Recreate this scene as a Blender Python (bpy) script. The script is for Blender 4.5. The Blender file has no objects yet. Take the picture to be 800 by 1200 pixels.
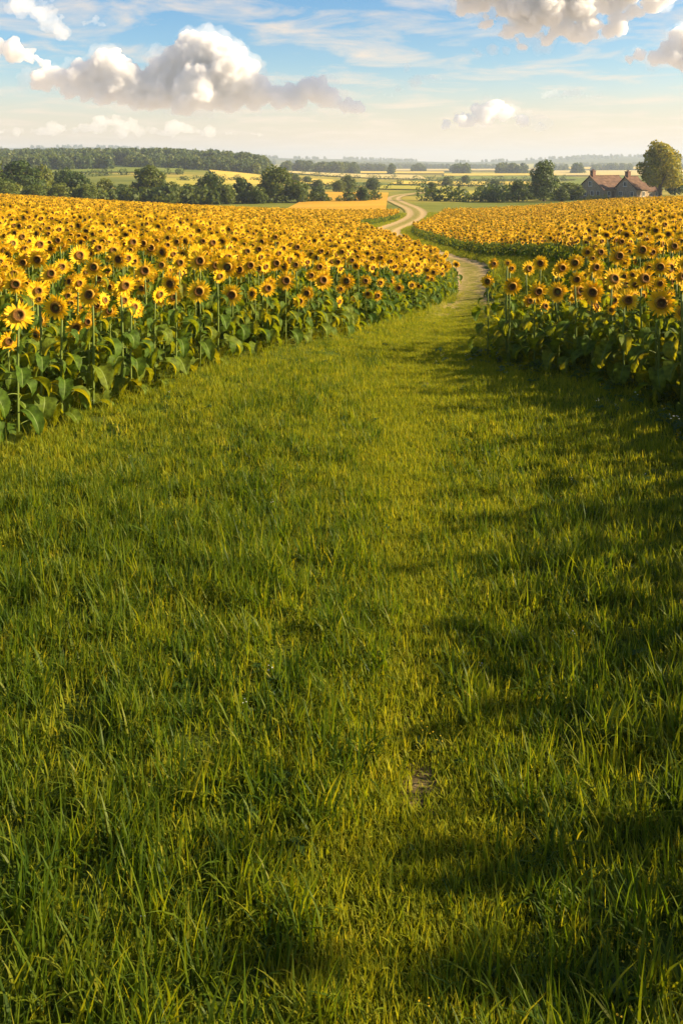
import bpy, bmesh, math, random
import numpy as np
from mathutils import Vector, Euler, Matrix

random.seed(7)
rng = np.random.default_rng(7)
S = bpy.context.scene
COL = S.collection
PI = math.pi
H = 2.9                    # eye height in metres
F = 1000.0                 # focal length in photo pixels (photo is 800 x 1200)
HORIZON = 192.0

# ------------------------------------------------------------------ camera
cd = bpy.data.cameras.new('camera')
cd.sensor_fit = 'VERTICAL'; cd.sensor_height = 36.0; cd.lens = 30.0
cd.shift_y = -0.34
cd.clip_start = 0.05; cd.clip_end = 60000.0
cam = bpy.data.objects.new('camera', cd); COL.objects.link(cam)
cam.location = (0, 0, H); cam.rotation_euler = (PI / 2, 0, 0)
S.camera = cam

# ------------------------------------------------------------------ light
SUN_AZ = math.radians(92.0)      # clockwise from the view direction (+Y)
SUN_EL = math.radians(28.0)
SUN_STRENGTH = 5.0
SUN_COLOR = (1.0, 0.80, 0.52)
SKY_STRENGTH = 0.074
EXPOSURE = 1.50
sun_dir = Vector((math.sin(SUN_AZ) * math.cos(SUN_EL), math.cos(SUN_AZ) * math.cos(SUN_EL), math.sin(SUN_EL)))
sl = bpy.data.lights.new('sun', 'SUN'); sl.energy = SUN_STRENGTH; sl.angle = math.radians(1.5); sl.color = SUN_COLOR
so = bpy.data.objects.new('sun', sl); COL.objects.link(so)
so.location = (30, 10, 40); so.rotation_euler = sun_dir.to_track_quat('Z', 'Y').to_euler()

world = bpy.data.worlds.new('World'); S.world = world; world.use_nodes = True
def build_world():
    nt = world.node_tree; N = nt.nodes; L = nt.links; N.clear()
    out = N.new('ShaderNodeOutputWorld'); bg = N.new('ShaderNodeBackground')
    bg.inputs['Strength'].default_value = SKY_STRENGTH
    sky = N.new('ShaderNodeTexSky'); sky.sky_type = 'NISHITA'; sky.sun_disc = False
    sky.sun_elevation = SUN_EL; sky.sun_rotation = SUN_AZ
    sky.air_density = 1.0; sky.dust_density = 1.2; sky.ozone_density = 1.6; sky.altitude = 100
    # thin high cloud: a flat layer seen in perspective
    tc = N.new('ShaderNodeTexCoord'); sp = N.new('ShaderNodeSeparateXYZ'); L.new(tc.outputs['Generated'], sp.inputs[0])
    def math_(op, a, b=None):
        m = N.new('ShaderNodeMath'); m.operation = op
        for i, v in enumerate((a, b)):
            if v is None: continue
            if isinstance(v, (int, float)): m.inputs[i].default_value = v
            else: L.new(v, m.inputs[i])
        return m.outputs[0]
    zz = math_('ADD', math_('MAXIMUM', sp.outputs['Z'], 0.0), 0.06)
    cb = N.new('ShaderNodeCombineXYZ')
    L.new(math_('DIVIDE', sp.outputs['X'], zz), cb.inputs[0]); L.new(math_('DIVIDE', sp.outputs['Y'], zz), cb.inputs[1])
    no = N.new('ShaderNodeTexNoise'); no.inputs['Scale'].default_value = 1.5; no.inputs['Detail'].default_value = 9
    no.inputs['Roughness'].default_value = 0.62; no.inputs['Distortion'].default_value = 0.5
    L.new(cb.outputs[0], no.inputs['Vector'])
    rp = N.new('ShaderNodeValToRGB'); rp.color_ramp.elements[0].position = 0.47; rp.color_ramp.elements[1].position = 0.72
    L.new(no.outputs['Fac'], rp.inputs[0])
    cov = math_('MULTIPLY', rp.outputs['Color'], 0.9)
    # pale warm band low over the horizon
    hz = N.new('ShaderNodeMapRange'); hz.inputs['From Min'].default_value = 0.0; hz.inputs['From Max'].default_value = 0.12
    hz.inputs['To Min'].default_value = 1.0; hz.inputs['To Max'].default_value = 0.0; hz.interpolation_type = 'SMOOTHSTEP'
    L.new(sp.outputs['Z'], hz.inputs['Value'])
    band = math_('MULTIPLY', hz.outputs[0], 0.86)
    m0 = N.new('ShaderNodeMix'); m0.data_type = 'RGBA'
    L.new(band, m0.inputs['Factor']); hs = N.new('ShaderNodeHueSaturation'); hs.inputs['Saturation'].default_value = 1.55; hs.inputs['Value'].default_value = .82; L.new(sky.outputs[0], hs.inputs['Color']); L.new(hs.outputs[0], m0.inputs['A']); m0.inputs['B'].default_value = (5.1, 3.8, 2.65, 1)
    mx = N.new('ShaderNodeMix'); mx.data_type = 'RGBA'
    L.new(cov, mx.inputs['Factor']); L.new(m0.outputs['Result'], mx.inputs['A']); mx.inputs['B'].default_value = (5.3, 4.25, 3.25, 1)
    L.new(mx.outputs['Result'], bg.inputs['Color']); L.new(bg.outputs[0], out.inputs[0])
build_world()

vs = S.view_settings
S.display_settings.display_device = 'sRGB'
vs.view_transform = 'Standard'; vs.look = 'None'; vs.gamma = 1.0; vs.exposure = EXPOSURE; vs.use_curve_mapping = False
cy = S.cycles
cy.use_denoising = True
try: cy.denoiser = 'OPENIMAGEDENOISE'; cy.denoising_input_passes = 'RGB_ALBEDO_NORMAL'; cy.denoising_prefilter = 'ACCURATE'
except Exception: pass
cy.use_adaptive_sampling = False
cy.max_bounces = 13; cy.diffuse_bounces = 3; cy.glossy_bounces = 2; cy.transmission_bounces = 4
cy.volume_bounces = 12; cy.transparent_max_bounces = 24
cy.sample_clamp_indirect = 6.0

# ------------------------------------------------------------------ helpers
def tag(o, label=None, cat=None, group=None, kind=None):
    if label: o['label'] = label
    if cat: o['category'] = cat
    if group: o['group'] = group
    if kind: o['kind'] = kind
    return o

def mesh_np(name, verts, faces, mats=(), midx=None, smooth=True):
    """verts (n,3); faces: list of tuples or int array (m,k)"""
    me = bpy.data.meshes.new(name)
    verts = np.asarray(verts, dtype=np.float32)
    if isinstance(faces, np.ndarray):
        m, k = faces.shape
        me.vertices.add(len(verts)); me.vertices.foreach_set('co', verts.ravel())
        me.loops.add(m * k); me.loops.foreach_set('vertex_index', faces.astype(np.int32).ravel())
        me.polygons.add(m)
        me.polygons.foreach_set('loop_start', np.arange(0, m * k, k, dtype=np.int32))
        me.update(calc_edges=True)
    else:
        me.from_pydata([tuple(map(float, v)) for v in verts], [], [tuple(int(i) for i in f) for f in faces])
    for mt in mats: me.materials.append(mt)
    if midx is not None: me.polygons.foreach_set('material_index', np.asarray(midx, dtype=np.int32))
    me.polygons.foreach_set('use_smooth', np.full(len(me.polygons), smooth))
    me.update()
    return me

def obj(name, me, parent=None, loc=(0, 0, 0), rot=(0, 0, 0), scl=(1, 1, 1)):
    o = bpy.data.objects.new(name, me); COL.objects.link(o)
    o.parent = parent; o.location = loc; o.rotation_euler = rot; o.scale = scl
    return o

def empty(name, loc=(0, 0, 0), rz=0.0):
    o = bpy.data.objects.new(name, None); COL.objects.link(o)
    o.location = loc; o.rotation_euler = (0, 0, rz); o.empty_display_size = 0.2
    return o

class MB:
    """collects verts/faces with material slots"""
    def __init__(s): s.v = []; s.f = []; s.m = []
    def add(s, v, f, m=0):
        b = len(s.v); s.v += [tuple(p) for p in v]
        s.f += [tuple(b + i for i in q) for q in f]; s.m += [m] * len(f)
    def box(s, x0, x1, y0, y1, z0, z1, m=0):
        s.add([(x0, y0, z0), (x1, y0, z0), (x1, y1, z0), (x0, y1, z0), (x0, y0, z1), (x1, y0, z1), (x1, y1, z1), (x0, y1, z1)],
              [(0, 3, 2, 1), (4, 5, 6, 7), (0, 1, 5, 4), (1, 2, 6, 5), (2, 3, 7, 6), (3, 0, 4, 7)], m)
    def tube(s, pts, rad, n=6, m=0):
        pts = [Vector(p) for p in pts]; rings = []
        for i, p in enumerate(pts):
            t = (pts[min(i + 1, len(pts) - 1)] - pts[max(i - 1, 0)]).normalized()
            a = t.cross(Vector((0.3, 1, 0.1))).normalized(); b = t.cross(a)
            r = rad[i] if hasattr(rad, '__len__') else rad
            rings.append([p + a * (r * math.cos(2 * PI * k / n)) + b * (r * math.sin(2 * PI * k / n)) for k in range(n)])
        v = [q for R in rings for q in R]; f = []
        for i in range(len(pts) - 1):
            for k in range(n):
                f.append((i * n + k, i * n + (k + 1) % n, (i + 1) * n + (k + 1) % n, (i + 1) * n + k))
        f.append(tuple(range(n - 1, -1, -1))); f.append(tuple((len(pts) - 1) * n + k for k in range(n)))
        s.add(v, f, m)
    def mesh(s, name, mats, smooth=True): return mesh_np(name, s.v, s.f, mats, s.m, smooth)

# ------------------------------------------------------------------ materials
def new_mat(name):
    m = bpy.data.materials.new(name); m.use_nodes = True
    m.node_tree.nodes.clear(); return m, m.node_tree.nodes, m.node_tree.links

def ramp(N, stops, interp='LINEAR'):
    r = N.new('ShaderNodeValToRGB'); r.color_ramp.interpolation = interp
    e = r.color_ramp.elements
    while len(e) < len(stops): e.new(0.5)
    for q, (p, c) in zip(e, stops): q.position = p; q.color = (*c, 1)
    return r

def leafy(name, stops, transl=0.4, tcol=None, rough=0.5, spec=0.3, source='island', tex=None, bump=None):
    """plant tissue: reflects and lets light through; colour varies leaf by leaf and plant by plant"""
    m, N, L = new_mat(name)
    out = N.new('ShaderNodeOutputMaterial'); pb = N.new('ShaderNodeBsdfPrincipled'); tr = N.new('ShaderNodeBsdfTranslucent')
    pb.inputs['Roughness'].default_value = rough; pb.inputs['Specular IOR Level'].default_value = spec
    mx = N.new('ShaderNodeMixShader'); mx.inputs[0].default_value = transl
    geo = N.new('ShaderNodeNewGeometry'); oi = N.new('ShaderNodeObjectInfo')
    ad = N.new('ShaderNodeMath'); ad.operation = 'MULTIPLY_ADD'
    L.new(oi.outputs['Random'], ad.inputs[0]); ad.inputs[1].default_value = 0.5
    h = N.new('ShaderNodeMath'); h.operation = 'MULTIPLY'; h.inputs[1].default_value = 0.5
    L.new(geo.outputs['Random Per Island'], h.inputs[0]); L.new(h.outputs[0], ad.inputs[2])
    rp = ramp(N, stops); L.new(ad.outputs[0], rp.inputs[0])
    col = rp.outputs[0]
    if tex:
        tc = N.new('ShaderNodeTexCoord'); no = N.new('ShaderNodeTexNoise'); no.inputs['Scale'].default_value = tex[0]; no.inputs['Detail'].default_value = 4
        L.new(tc.outputs['Object'], no.inputs['Vector'])
        r2 = ramp(N, [(0.3, (1 - tex[1],) * 3), (0.7, (1 + tex[1],) * 3)]); L.new(no.outputs['Fac'], r2.inputs[0])
        mm = N.new('ShaderNodeMix'); mm.data_type = 'RGBA'; mm.blend_type = 'MULTIPLY'; mm.inputs['Factor'].default_value = 1
        L.new(col, mm.inputs['A']); L.new(r2.outputs[0], mm.inputs['B']); col = mm.outputs['Result']
        if bump:
            bp = N.new('ShaderNodeBump'); bp.inputs['Strength'].default_value = bump; bp.inputs['Distance'].default_value = 0.01
            L.new(no.outputs['Fac'], bp.inputs['Height']); L.new(bp.outputs[0], pb.inputs['Normal'])
    L.new(col, pb.inputs['Base Color'])
    if tcol:
        tm = N.new('ShaderNodeMix'); tm.data_type = 'RGBA'; tm.blend_type = 'MULTIPLY'; tm.inputs['Factor'].default_value = 1
        L.new(col, tm.inputs['A']); tm.inputs['B'].default_value = (*tcol, 1); L.new(tm.outputs['Result'], tr.inputs['Color'])
    else: L.new(col, tr.inputs['Color'])
    L.new(pb.outputs[0], mx.inputs[1]); L.new(tr.outputs[0], mx.inputs[2]); L.new(mx.outputs[0], out.inputs[0])
    return m

def solid(name, stops, scale=3.0, rough=0.8, spec=0.2, bump=0.0, detail=6, dist=0.02, coord='Object'):
    m, N, L = new_mat(name)
    out = N.new('ShaderNodeOutputMaterial'); pb = N.new('ShaderNodeBsdfPrincipled')
    pb.inputs['Roughness'].default_value = rough; pb.inputs['Specular IOR Level'].default_value = spec
    tc = N.new('ShaderNodeTexCoord'); no = N.new('ShaderNodeTexNoise'); no.inputs['Scale'].default_value = scale; no.inputs['Detail'].default_value = detail
    L.new(tc.outputs[coord], no.inputs['Vector'])
    rp = ramp(N, stops); L.new(no.outputs['Fac'], rp.inputs[0]); L.new(rp.outputs[0], pb.inputs['Base Color'])
    if bump:
        bp = N.new('ShaderNodeBump'); bp.inputs['Strength'].default_value = bump; bp.inputs['Distance'].default_value = dist
        L.new(no.outputs['Fac'], bp.inputs['Height']); L.new(bp.outputs[0], pb.inputs['Normal'])
    L.new(pb.outputs[0], out.inputs[0])
    return m

M = {}
M['grass'] = leafy('grass_blade', [(0.0, (.028, .066, .005)), (.35, (.066, .118, .007)), (.68, (.138, .185, .010)), (.94, (.26, .26, .016)), (1, (.38, .30, .05))], .58, (1.8, 1.5, .45), .5, .2)
M['turf'] = leafy('short_turf_sunlit', [(0.0, (.090, .145, .008)), (.35, (.175, .220, .012)), (.68, (.275, .29, .018)), (.94, (.38, .35, .03)), (1, (.46, .37, .08))], .55, (1.6, 1.4, .5), .6, .12)  # drier short grass, also lightened so its colour carries the sunlit band
M['leaf'] = leafy('sunflower_leaf', [(0, (.034, .082, .009)), (.55, (.070, .125, .012)), (.93, (.14, .18, .015)), (1, (.24, .19, .03))], .48, (3.2, 2.0, .35), .6, .12, tex=(26, .42), bump=.8)
M['stem'] = leafy('sunflower_stem', [(0, (.09, .14, .02)), (1, (.16, .20, .03))], .1, None, .6, .3)
M['petal'] = leafy('sunflower_petal', [(0, (.86, .47, .007)), (.5, (.93, .58, .014)), (1, (.97, .68, .03))], .42, (1.05, .95, .7), .55, .15, tex=(25, .12))
M['sepal'] = leafy('sunflower_sepal', [(0, (.05, .10, .016)), (1, (.10, .15, .02))], .25)
M['weed'] = leafy('weed_leaf', [(0, (.03, .065, .008)), (1, (.07, .12, .012))], .35, (1.6, 1.5, .7))
M['white_petal'] = leafy('white_petal', [(0, (.75, .75, .68)), (1, (.8, .8, .75))], .3)
M['yellow_petal'] = leafy('buttercup_petal', [(0, (.8, .5, .01)), (1, (.85, .6, .02))], .3)
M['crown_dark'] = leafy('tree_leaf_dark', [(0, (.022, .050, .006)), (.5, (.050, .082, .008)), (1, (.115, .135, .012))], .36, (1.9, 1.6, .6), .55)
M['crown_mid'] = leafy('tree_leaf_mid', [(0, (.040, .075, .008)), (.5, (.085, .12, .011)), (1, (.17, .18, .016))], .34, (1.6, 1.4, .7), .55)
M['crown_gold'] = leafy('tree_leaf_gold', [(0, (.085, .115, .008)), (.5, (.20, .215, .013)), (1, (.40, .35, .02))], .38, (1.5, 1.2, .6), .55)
M['bark'] = solid('bark', [(.3, (.04, .028, .018)), (.7, (.11, .08, .055))], 6, .9, .1, .6)
M['stone'] = solid('stone_wall', [(.25, (.20, .15, .10)), (.5, (.36, .27, .17)), (.75, (.46, .36, .23))], 2.6, .9, .15, .6)
M['roof'] = solid('roof_tile', [(.25, (.060, .036, .024)), (.5, (.115, .064, .038)), (.75, (.19, .11, .065))], 1.3, .85, .2, .5)
M['brick'] = solid('chimney_brick', [(.3, (.12, .07, .05)), (.7, (.24, .13, .09))], 4, .9, .1, .4)
M['frame'] = solid('painted_frame', [(.3, (.55, .52, .46)), (.7, (.66, .63, .56))], 5, .5)
M['door'] = solid('door_wood', [(.3, (.07, .04, .022)), (.7, (.13, .08, .045))], 4, .6)
def glass_mat():
    m, N, L = new_mat('window_glass'); out = N.new('ShaderNodeOutputMaterial'); pb = N.new('ShaderNodeBsdfPrincipled')
    pb.inputs['Base Color'].default_value = (.02, .025, .03, 1); pb.inputs['Roughness'].default_value = .08
    L.new(pb.outputs[0], out.inputs[0]); return m
M['glass'] = glass_mat()

def disc_mat(name, stops):
    m, N, L = new_mat(name); out = N.new('ShaderNodeOutputMaterial'); pb = N.new('ShaderNodeBsdfPrincipled')
    pb.inputs['Roughness'].default_value = .8; pb.inputs['Specular IOR Level'].default_value = .15
    at = N.new('ShaderNodeAttribute'); at.attribute_name = 'rad'
    tc = N.new('ShaderNodeTexCoord'); vo = N.new('ShaderNodeTexVoronoi'); vo.inputs['Scale'].default_value = 130
    L.new(tc.outputs['Object'], vo.inputs['Vector'])
    oi = N.new('ShaderNodeObjectInfo')
    rp = ramp(N, stops)
    L.new(at.outputs['Fac'], rp.inputs[0])
    mm = N.new('ShaderNodeMix'); mm.data_type = 'RGBA'; mm.blend_type = 'MULTIPLY'; mm.inputs['Factor'].default_value = .8
    r2 = ramp(N, [(0, (1.5, 1.5, 1.5)), (.6, (.6, .6, .6))]); L.new(vo.outputs['Distance'], r2.inputs[0])
    L.new(rp.outputs[0], mm.inputs['A']); L.new(r2.outputs[0], mm.inputs['B'])
    L.new(mm.outputs['Result'], pb.inputs['Base Color'])
    bp = N.new('ShaderNodeBump'); bp.inputs['Strength'].default_value = .8; bp.inputs['Distance'].default_value = .004; bp.invert = True
    L.new(vo.outputs['Distance'], bp.inputs['Height']); L.new(bp.outputs[0], pb.inputs['Normal'])
    L.new(pb.outputs[0], out.inputs[0]); return m
_rim = [(.58, (.13, .055, .012)), (.76, (.33, .16, .02)), (.92, (.52, .29, .02)), (1, (.42, .21, .016))]
M['disc'] = disc_mat('sunflower_disc_dark', [(0, (.16, .10, .02)), (.35, (.09, .042, .010))] + _rim)
M['disc_olive'] = disc_mat('sunflower_disc_olive', [(0, (.21, .19, .03)), (.30, (.17, .13, .022)), (.46, (.06, .028, .008))] + _rim)
M['disc_rusty'] = disc_mat('sunflower_disc_rusty', [(0, (.17, .085, .016)), (.35, (.14, .06, .012)), (.5, (.08, .032, .009))] + _rim)

# ------------------------------------------------------------------ terrain
# control points: (photo column, depth in m, ground height)
CP = []
for d in (0.6, 1.5, 3.0, 5.0, 7.0):
    for px in (-600, -200, 200, 400, 600, 1000, 1400): CP.append((px, d, 0.0))
def row(d, *pz): CP.extend((p, d, z) for p, z in pz)
row(9, (-400, 0), (0, 0), (200, 0), (400, 0), (600, 0), (800, .02), (1100, .12))
row(14, (-400, .1), (0, 0), (200, -.02), (300, -.12), (400, -.22), (500, -.32), (600, -.32), (760, .08), (1100, .3))
row(20, (-400, .2), (0, 0), (200, -.1), (300, -.3), (400, -.55), (500, -.8), (550, -.85), (650, -.35), (800, .05), (1100, .3))
row(30, (-400, .3), (0, -.1), (200, -.4), (300, -.75), (400, -1.15), (500, -1.65), (540, -1.7), (620, -1.3), (700, -.5), (800, -.1), (1100, .3))
row(50, (-400, .2), (0, -.75), (200, -1.3), (300, -1.8), (400, -2.2), (500, -2.8), (545, -2.9), (640, -2.0), (720, -1.2), (800, -.6), (1100, .3))
row(70, (-400, -.2), (0, -1.25), (200, -2.1), (400, -3.0), (471, -3.4), (560, -3.7), (640, -3.0), (720, -2.0), (800, -1.4), (1100, -.4))
row(100, (-400, -.6), (0, -2.0), (200, -3.0), (400, -4.1), (460, -4.5), (560, -4.6), (640, -3.9), (720, -3.0), (800, -2.3), (1100, -1.4))
row(138, (-400, -1.5), (0, -3.1), (200, -4.7), (400, -5.6), (493, -5.4), (600, -5.1), (700, -3.9), (800, -3.4), (1100, -2.5))
row(165, (-400, -3), (0, -4.5), (200, -5.8), (489, -5.85), (620, -5.8), (720, -4.9), (800, -4.5), (1100, -4))
row(215, (-400, -5), (0, -6.2), (200, -6.9), (466, -6.4), (640, -6.2), (720, -5.5), (800, -5.4), (1100, -5))
row(290, (-400, -6), (0, -7), (250, -6.5), (489, -7.1), (700, -7.2), (800, -7), (1100, -6))
row(450, (-400, -2), (0, -3.4), (200, -3.2), (300, -6), (450, -8), (700, -9), (1100, -8))
row(700, (-400, 4), (0, 1.5), (150, 3), (250, 2), (330, -4), (450, -9), (600, -9), (800, -9), (1100, -8))
row(1000, (-400, 10), (0, 8), (200, 4), (330, -6), (450, -9), (800, -9), (1100, -7))
row(1600, (-400, 6), (0, 2), (200, 0), (400, -9), (560, -9), (800, -8), (1100, -5))
row(2600, (-400, 15), (0, 12), (200, 6), (430, -4), (560, -8), (700, -2), (800, -2), (1100, 0))
row(4000, (-400, 60), (0, 74), (100, 82), (200, 66), (330, 28), (430, 24), (540, 10), (650, 27), (700, 40), (750, 36), (850, 24), (1100, 20))
row(6000, *[(p, -30) for p in (-400, 0, 200, 400, 600, 800, 1100)])
row(9000, *[(p, -60) for p in (-400, 100, 400, 700, 1100)])
CP = np.array(CP, float)
_u = (CP[:, 0] - 400) / 400; _v = np.log(CP[:, 1]); _s = CP[:, 2] / CP[:, 1]
def _K(r2): return np.where(r2 > 0, 0.5 * r2 * np.log(np.maximum(r2, 1e-12)), 0)
_n = len(CP)
_A = np.zeros((_n + 3, _n + 3))
_A[:_n, :_n] = _K((_u[:, None] - _u) ** 2 + (_v[:, None] - _v) ** 2) + np.eye(_n) * 0.006
_A[:_n, _n] = 1; _A[:_n, _n + 1] = _u; _A[:_n, _n + 2] = _v
_A[_n:, :_n] = _A[:_n, _n:].T
_W = np.linalg.solve(_A, np.concatenate([_s, np.zeros(3)]))
_ph = rng.uniform(0, 6.28, 14); _dr = rng.uniform(0, PI, 14); _wl = np.geomspace(0.9, 7, 14)
def ground(x, y):
    x = np.atleast_1d(np.asarray(x, float)); y = np.atleast_1d(np.asarray(y, float))
    r = np.hypot(x, y); th = np.arctan2(x, y); lim = math.radians(38)
    tc = np.clip(th, -lim, lim)
    w = np.clip((np.abs(th) - math.radians(60)) / math.radians(110), 0, 1)
    u = np.tan(tc) / 0.4 * (1 - w)
    d = np.maximum(r * np.cos(tc), 0.5)
    v = np.log(d)
    z = np.empty_like(x)
    for i in range(0, len(x), 20000):
        k = slice(i, i + 20000)
        z[k] = _K((u[k][:, None] - _u) ** 2 + (v[k][:, None] - _v) ** 2) @ _W[:_n] + _W[_n] + _W[_n + 1] * u[k] + _W[_n + 2] * v[k]
    z *= d
    z *= np.clip((r - 5) / 4, 0, 1)
    b = sum(np.sin((x * math.cos(a) + y * math.sin(a)) * 2 * PI / l + p) * l for a, l, p in zip(_dr, _wl, _ph))
    return z + b * 0.0035 * np.clip(1 - r / 80, 0, 1)
def gz(x, y): return float(ground(x, y)[0])
def at(px, d): return (px - 400) / F * d, d
def PX(x, y): return 400 + F * x / y
def PY(z, y): return HORIZON + F * (H - z) / y

def ground_mat():
    m, N, L = new_mat('meadow_ground'); out = N.new('ShaderNodeOutputMaterial'); pb = N.new('ShaderNodeBsdfPrincipled')
    pb.inputs['Roughness'].default_value = .95; pb.inputs['Specular IOR Level'].default_value = .05
    tc = N.new('ShaderNodeTexCoord')
    n1 = N.new('ShaderNodeTexNoise'); n1.inputs['Scale'].default_value = .9; n1.inputs['Detail'].default_value = 8
    n2 = N.new('ShaderNodeTexNoise'); n2.inputs['Scale'].default_value = .012; n2.inputs['Detail'].default_value = 6
    for n in (n1, n2): L.new(tc.outputs['Object'], n.inputs['Vector'])
    r1 = ramp(N, [(.3, (.030, .050, .007)), (.55, (.060, .085, .010)), (.75, (.10, .095, .022))])
    r2 = ramp(N, [(.35, (.07, .095, .015)), (.48, (.15, .16, .022)), (.58, (.30, .24, .04)), (.66, (.22, .20, .03)), (.74, (.10, .12, .018))])
    L.new(n1.outputs['Fac'], r1.inputs[0]); L.new(n2.outputs['Fac'], r2.inputs[0])
    ln = N.new('ShaderNodeVectorMath'); ln.operation = 'LENGTH'; L.new(tc.outputs['Object'], ln.inputs[0])
    mr = N.new('ShaderNodeMapRange'); mr.inputs['From Min'].default_value = 25; mr.inputs['From Max'].default_value = 160
    L.new(ln.outputs['Value'], mr.inputs['Value'])
    mx = N.new('ShaderNodeMix'); mx.data_type = 'RGBA'; L.new(mr.outputs[0], mx.inputs['Factor'])
    L.new(r1.outputs[0], mx.inputs['A']); L.new(r2.outputs[0], mx.inputs['B']); m2 = N.new('ShaderNodeMapRange'); m2.inputs['From Min'].default_value = 2500; m2.inputs['From Max'].default_value = 3200; m2.inputs['To Max'].default_value = .85
    L.new(ln.outputs['Value'], m2.inputs['Value'])
    mw = N.new('ShaderNodeMix'); mw.data_type = 'RGBA'; L.new(m2.outputs[0], mw.inputs['Factor']); L.new(mx.outputs['Result'], mw.inputs['A']); mw.inputs['B'].default_value = (.020, .038, .016, 1)
    L.new(mw.outputs['Result'], pb.inputs['Base Color'])
    bp = N.new('ShaderNodeBump'); bp.inputs['Strength'].default_value = .6; bp.inputs['Distance'].default_value = .04
    n3 = N.new('ShaderNodeTexNoise'); n3.inputs['Scale'].default_value = 14; n3.inputs['Detail'].default_value = 5
    L.new(tc.outputs['Object'], n3.inputs['Vector']); L.new(n3.outputs['Fac'], bp.inputs['Height']); L.new(bp.outputs[0], pb.inputs['Normal'])
    L.new(pb.outputs[0], out.inputs[0]); return m
M['ground'] = ground_mat()

def build_ground():
    ang = np.concatenate([np.linspace(-40, 40, 240), np.linspace(42, 318, 130)]) * PI / 180
    rr = np.geomspace(0.25, 7000, 380)
    A_, R_ = np.meshgrid(ang, rr)
    x = (R_ * np.sin(A_)).ravel(); y = (R_ * np.cos(A_)).ravel()
    z = ground(x, y)
    na, nr = len(ang), len(rr)
    i, j = np.meshgrid(np.arange(nr - 1), np.arange(na), indexing='ij')
    a = i * na + j; b = i * na + (j + 1) % na
    f = np.stack([a, b, b + na, a + na], -1).reshape(-1, 4)
    v = np.stack([x, y, z], 1)
    v = np.vstack([v, [[0, 0, gz(0, 0.3)]]]); c = len(v) - 1
    me = bpy.data.meshes.new('ground')
    fl = [tuple(q[::-1]) for q in f.tolist()] + [((k + 1) % na, k, c) for k in range(na)]
    me.from_pydata(v.tolist(), [], fl)
    me.materials.append(M['ground']); me.polygons.foreach_set('use_smooth', np.ones(len(me.polygons), bool)); me.update()
    tag(obj('ground', me), kind='structure')
build_ground()

def chaikin(p, n=2, closed=False):
    p = np.asarray(p, float)
    for _ in range(n):
        q = np.roll(p, -1, 0) if closed else p[1:]
        a = p if closed else p[:-1]
        r = np.empty((2 * len(a), p.shape[1])); r[0::2] = .75 * a + .25 * q; r[1::2] = .25 * a + .75 * q
        p = r if closed else np.vstack([p[:1], r, p[-1:]])
    return p

# ------------------------------------------------------------------ the winding path
PATH_C = chaikin([(0.15, 2.0), (0.2, 3.3), (.42, 4.2), (.5, 5.7), (.65, 8.8), (1.2, 12.4), (2.3, 17), (3.6, 24), (5.2, 34), (6.7, 44), (6.9, 50), (5.9, 60),
                  (4.9, 68), (4.3, 80), (4.9, 92), (8.6, 114), (12.2, 136), (14.2, 165), (13.7, 195), (13.2, 225), (17, 258), (26, 290), (40, 330)], 3)
def path_mat():
    m, N, L = new_mat('dirt_track'); out = N.new('ShaderNodeOutputMaterial'); pb = N.new('ShaderNodeBsdfPrincipled')
    pb.inputs['Roughness'].default_value = .95; pb.inputs['Specular IOR Level'].default_value = .05
    at_ = N.new('ShaderNodeAttribute'); at_.attribute_name = 'bare'
    tc = N.new('ShaderNodeTexCoord'); no = N.new('ShaderNodeTexNoise'); no.inputs['Scale'].default_value = 3.0; no.inputs['Detail'].default_value = 8
    L.new(tc.outputs['Object'], no.inputs['Vector'])
    a = N.new('ShaderNodeMath'); a.operation = 'MULTIPLY_ADD'; L.new(no.outputs['Fac'], a.inputs[0]); a.inputs[1].default_value = .9
    L.new(at_.outputs['Fac'], a.inputs[2])
    mr = N.new('ShaderNodeMapRange'); mr.inputs['From Min'].default_value = .72; mr.inputs['From Max'].default_value = 1.12; L.new(a.outputs[0], mr.inputs['Value'])
    n2 = N.new('ShaderNodeTexNoise'); n2.inputs['Scale'].default_value = 11; n2.inputs['Detail'].default_value = 6; L.new(tc.outputs['Object'], n2.inputs['Vector'])
    d = ramp(N, [(.3, (.29, .20, .085)), (.7, (.48, .355, .17))]); L.new(n2.outputs['Fac'], d.inputs[0])
    g = ramp(N, [(.3, (.10, .11, .012)), (.7, (.24, .21, .03))]); L.new(n2.outputs['Fac'], g.inputs[0])
    mx = N.new('ShaderNodeMix'); mx.data_type = 'RGBA'; L.new(mr.outputs[0], mx.inputs['Factor']); L.new(g.outputs[0], mx.inputs['A']); L.new(d.outputs[0], mx.inputs['B'])
    L.new(mx.outputs['Result'], pb.inputs['Base Color'])
    bp = N.new('ShaderNodeBump'); bp.inputs['Strength'].default_value = .7; bp.inputs['Distance'].default_value = .05
    L.new(n2.outputs['Fac'], bp.inputs['Height']); L.new(bp.outputs[0], pb.inputs['Normal'])
    L.new(pb.outputs[0], out.inputs[0]); return m
M['path'] = path_mat()
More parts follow.
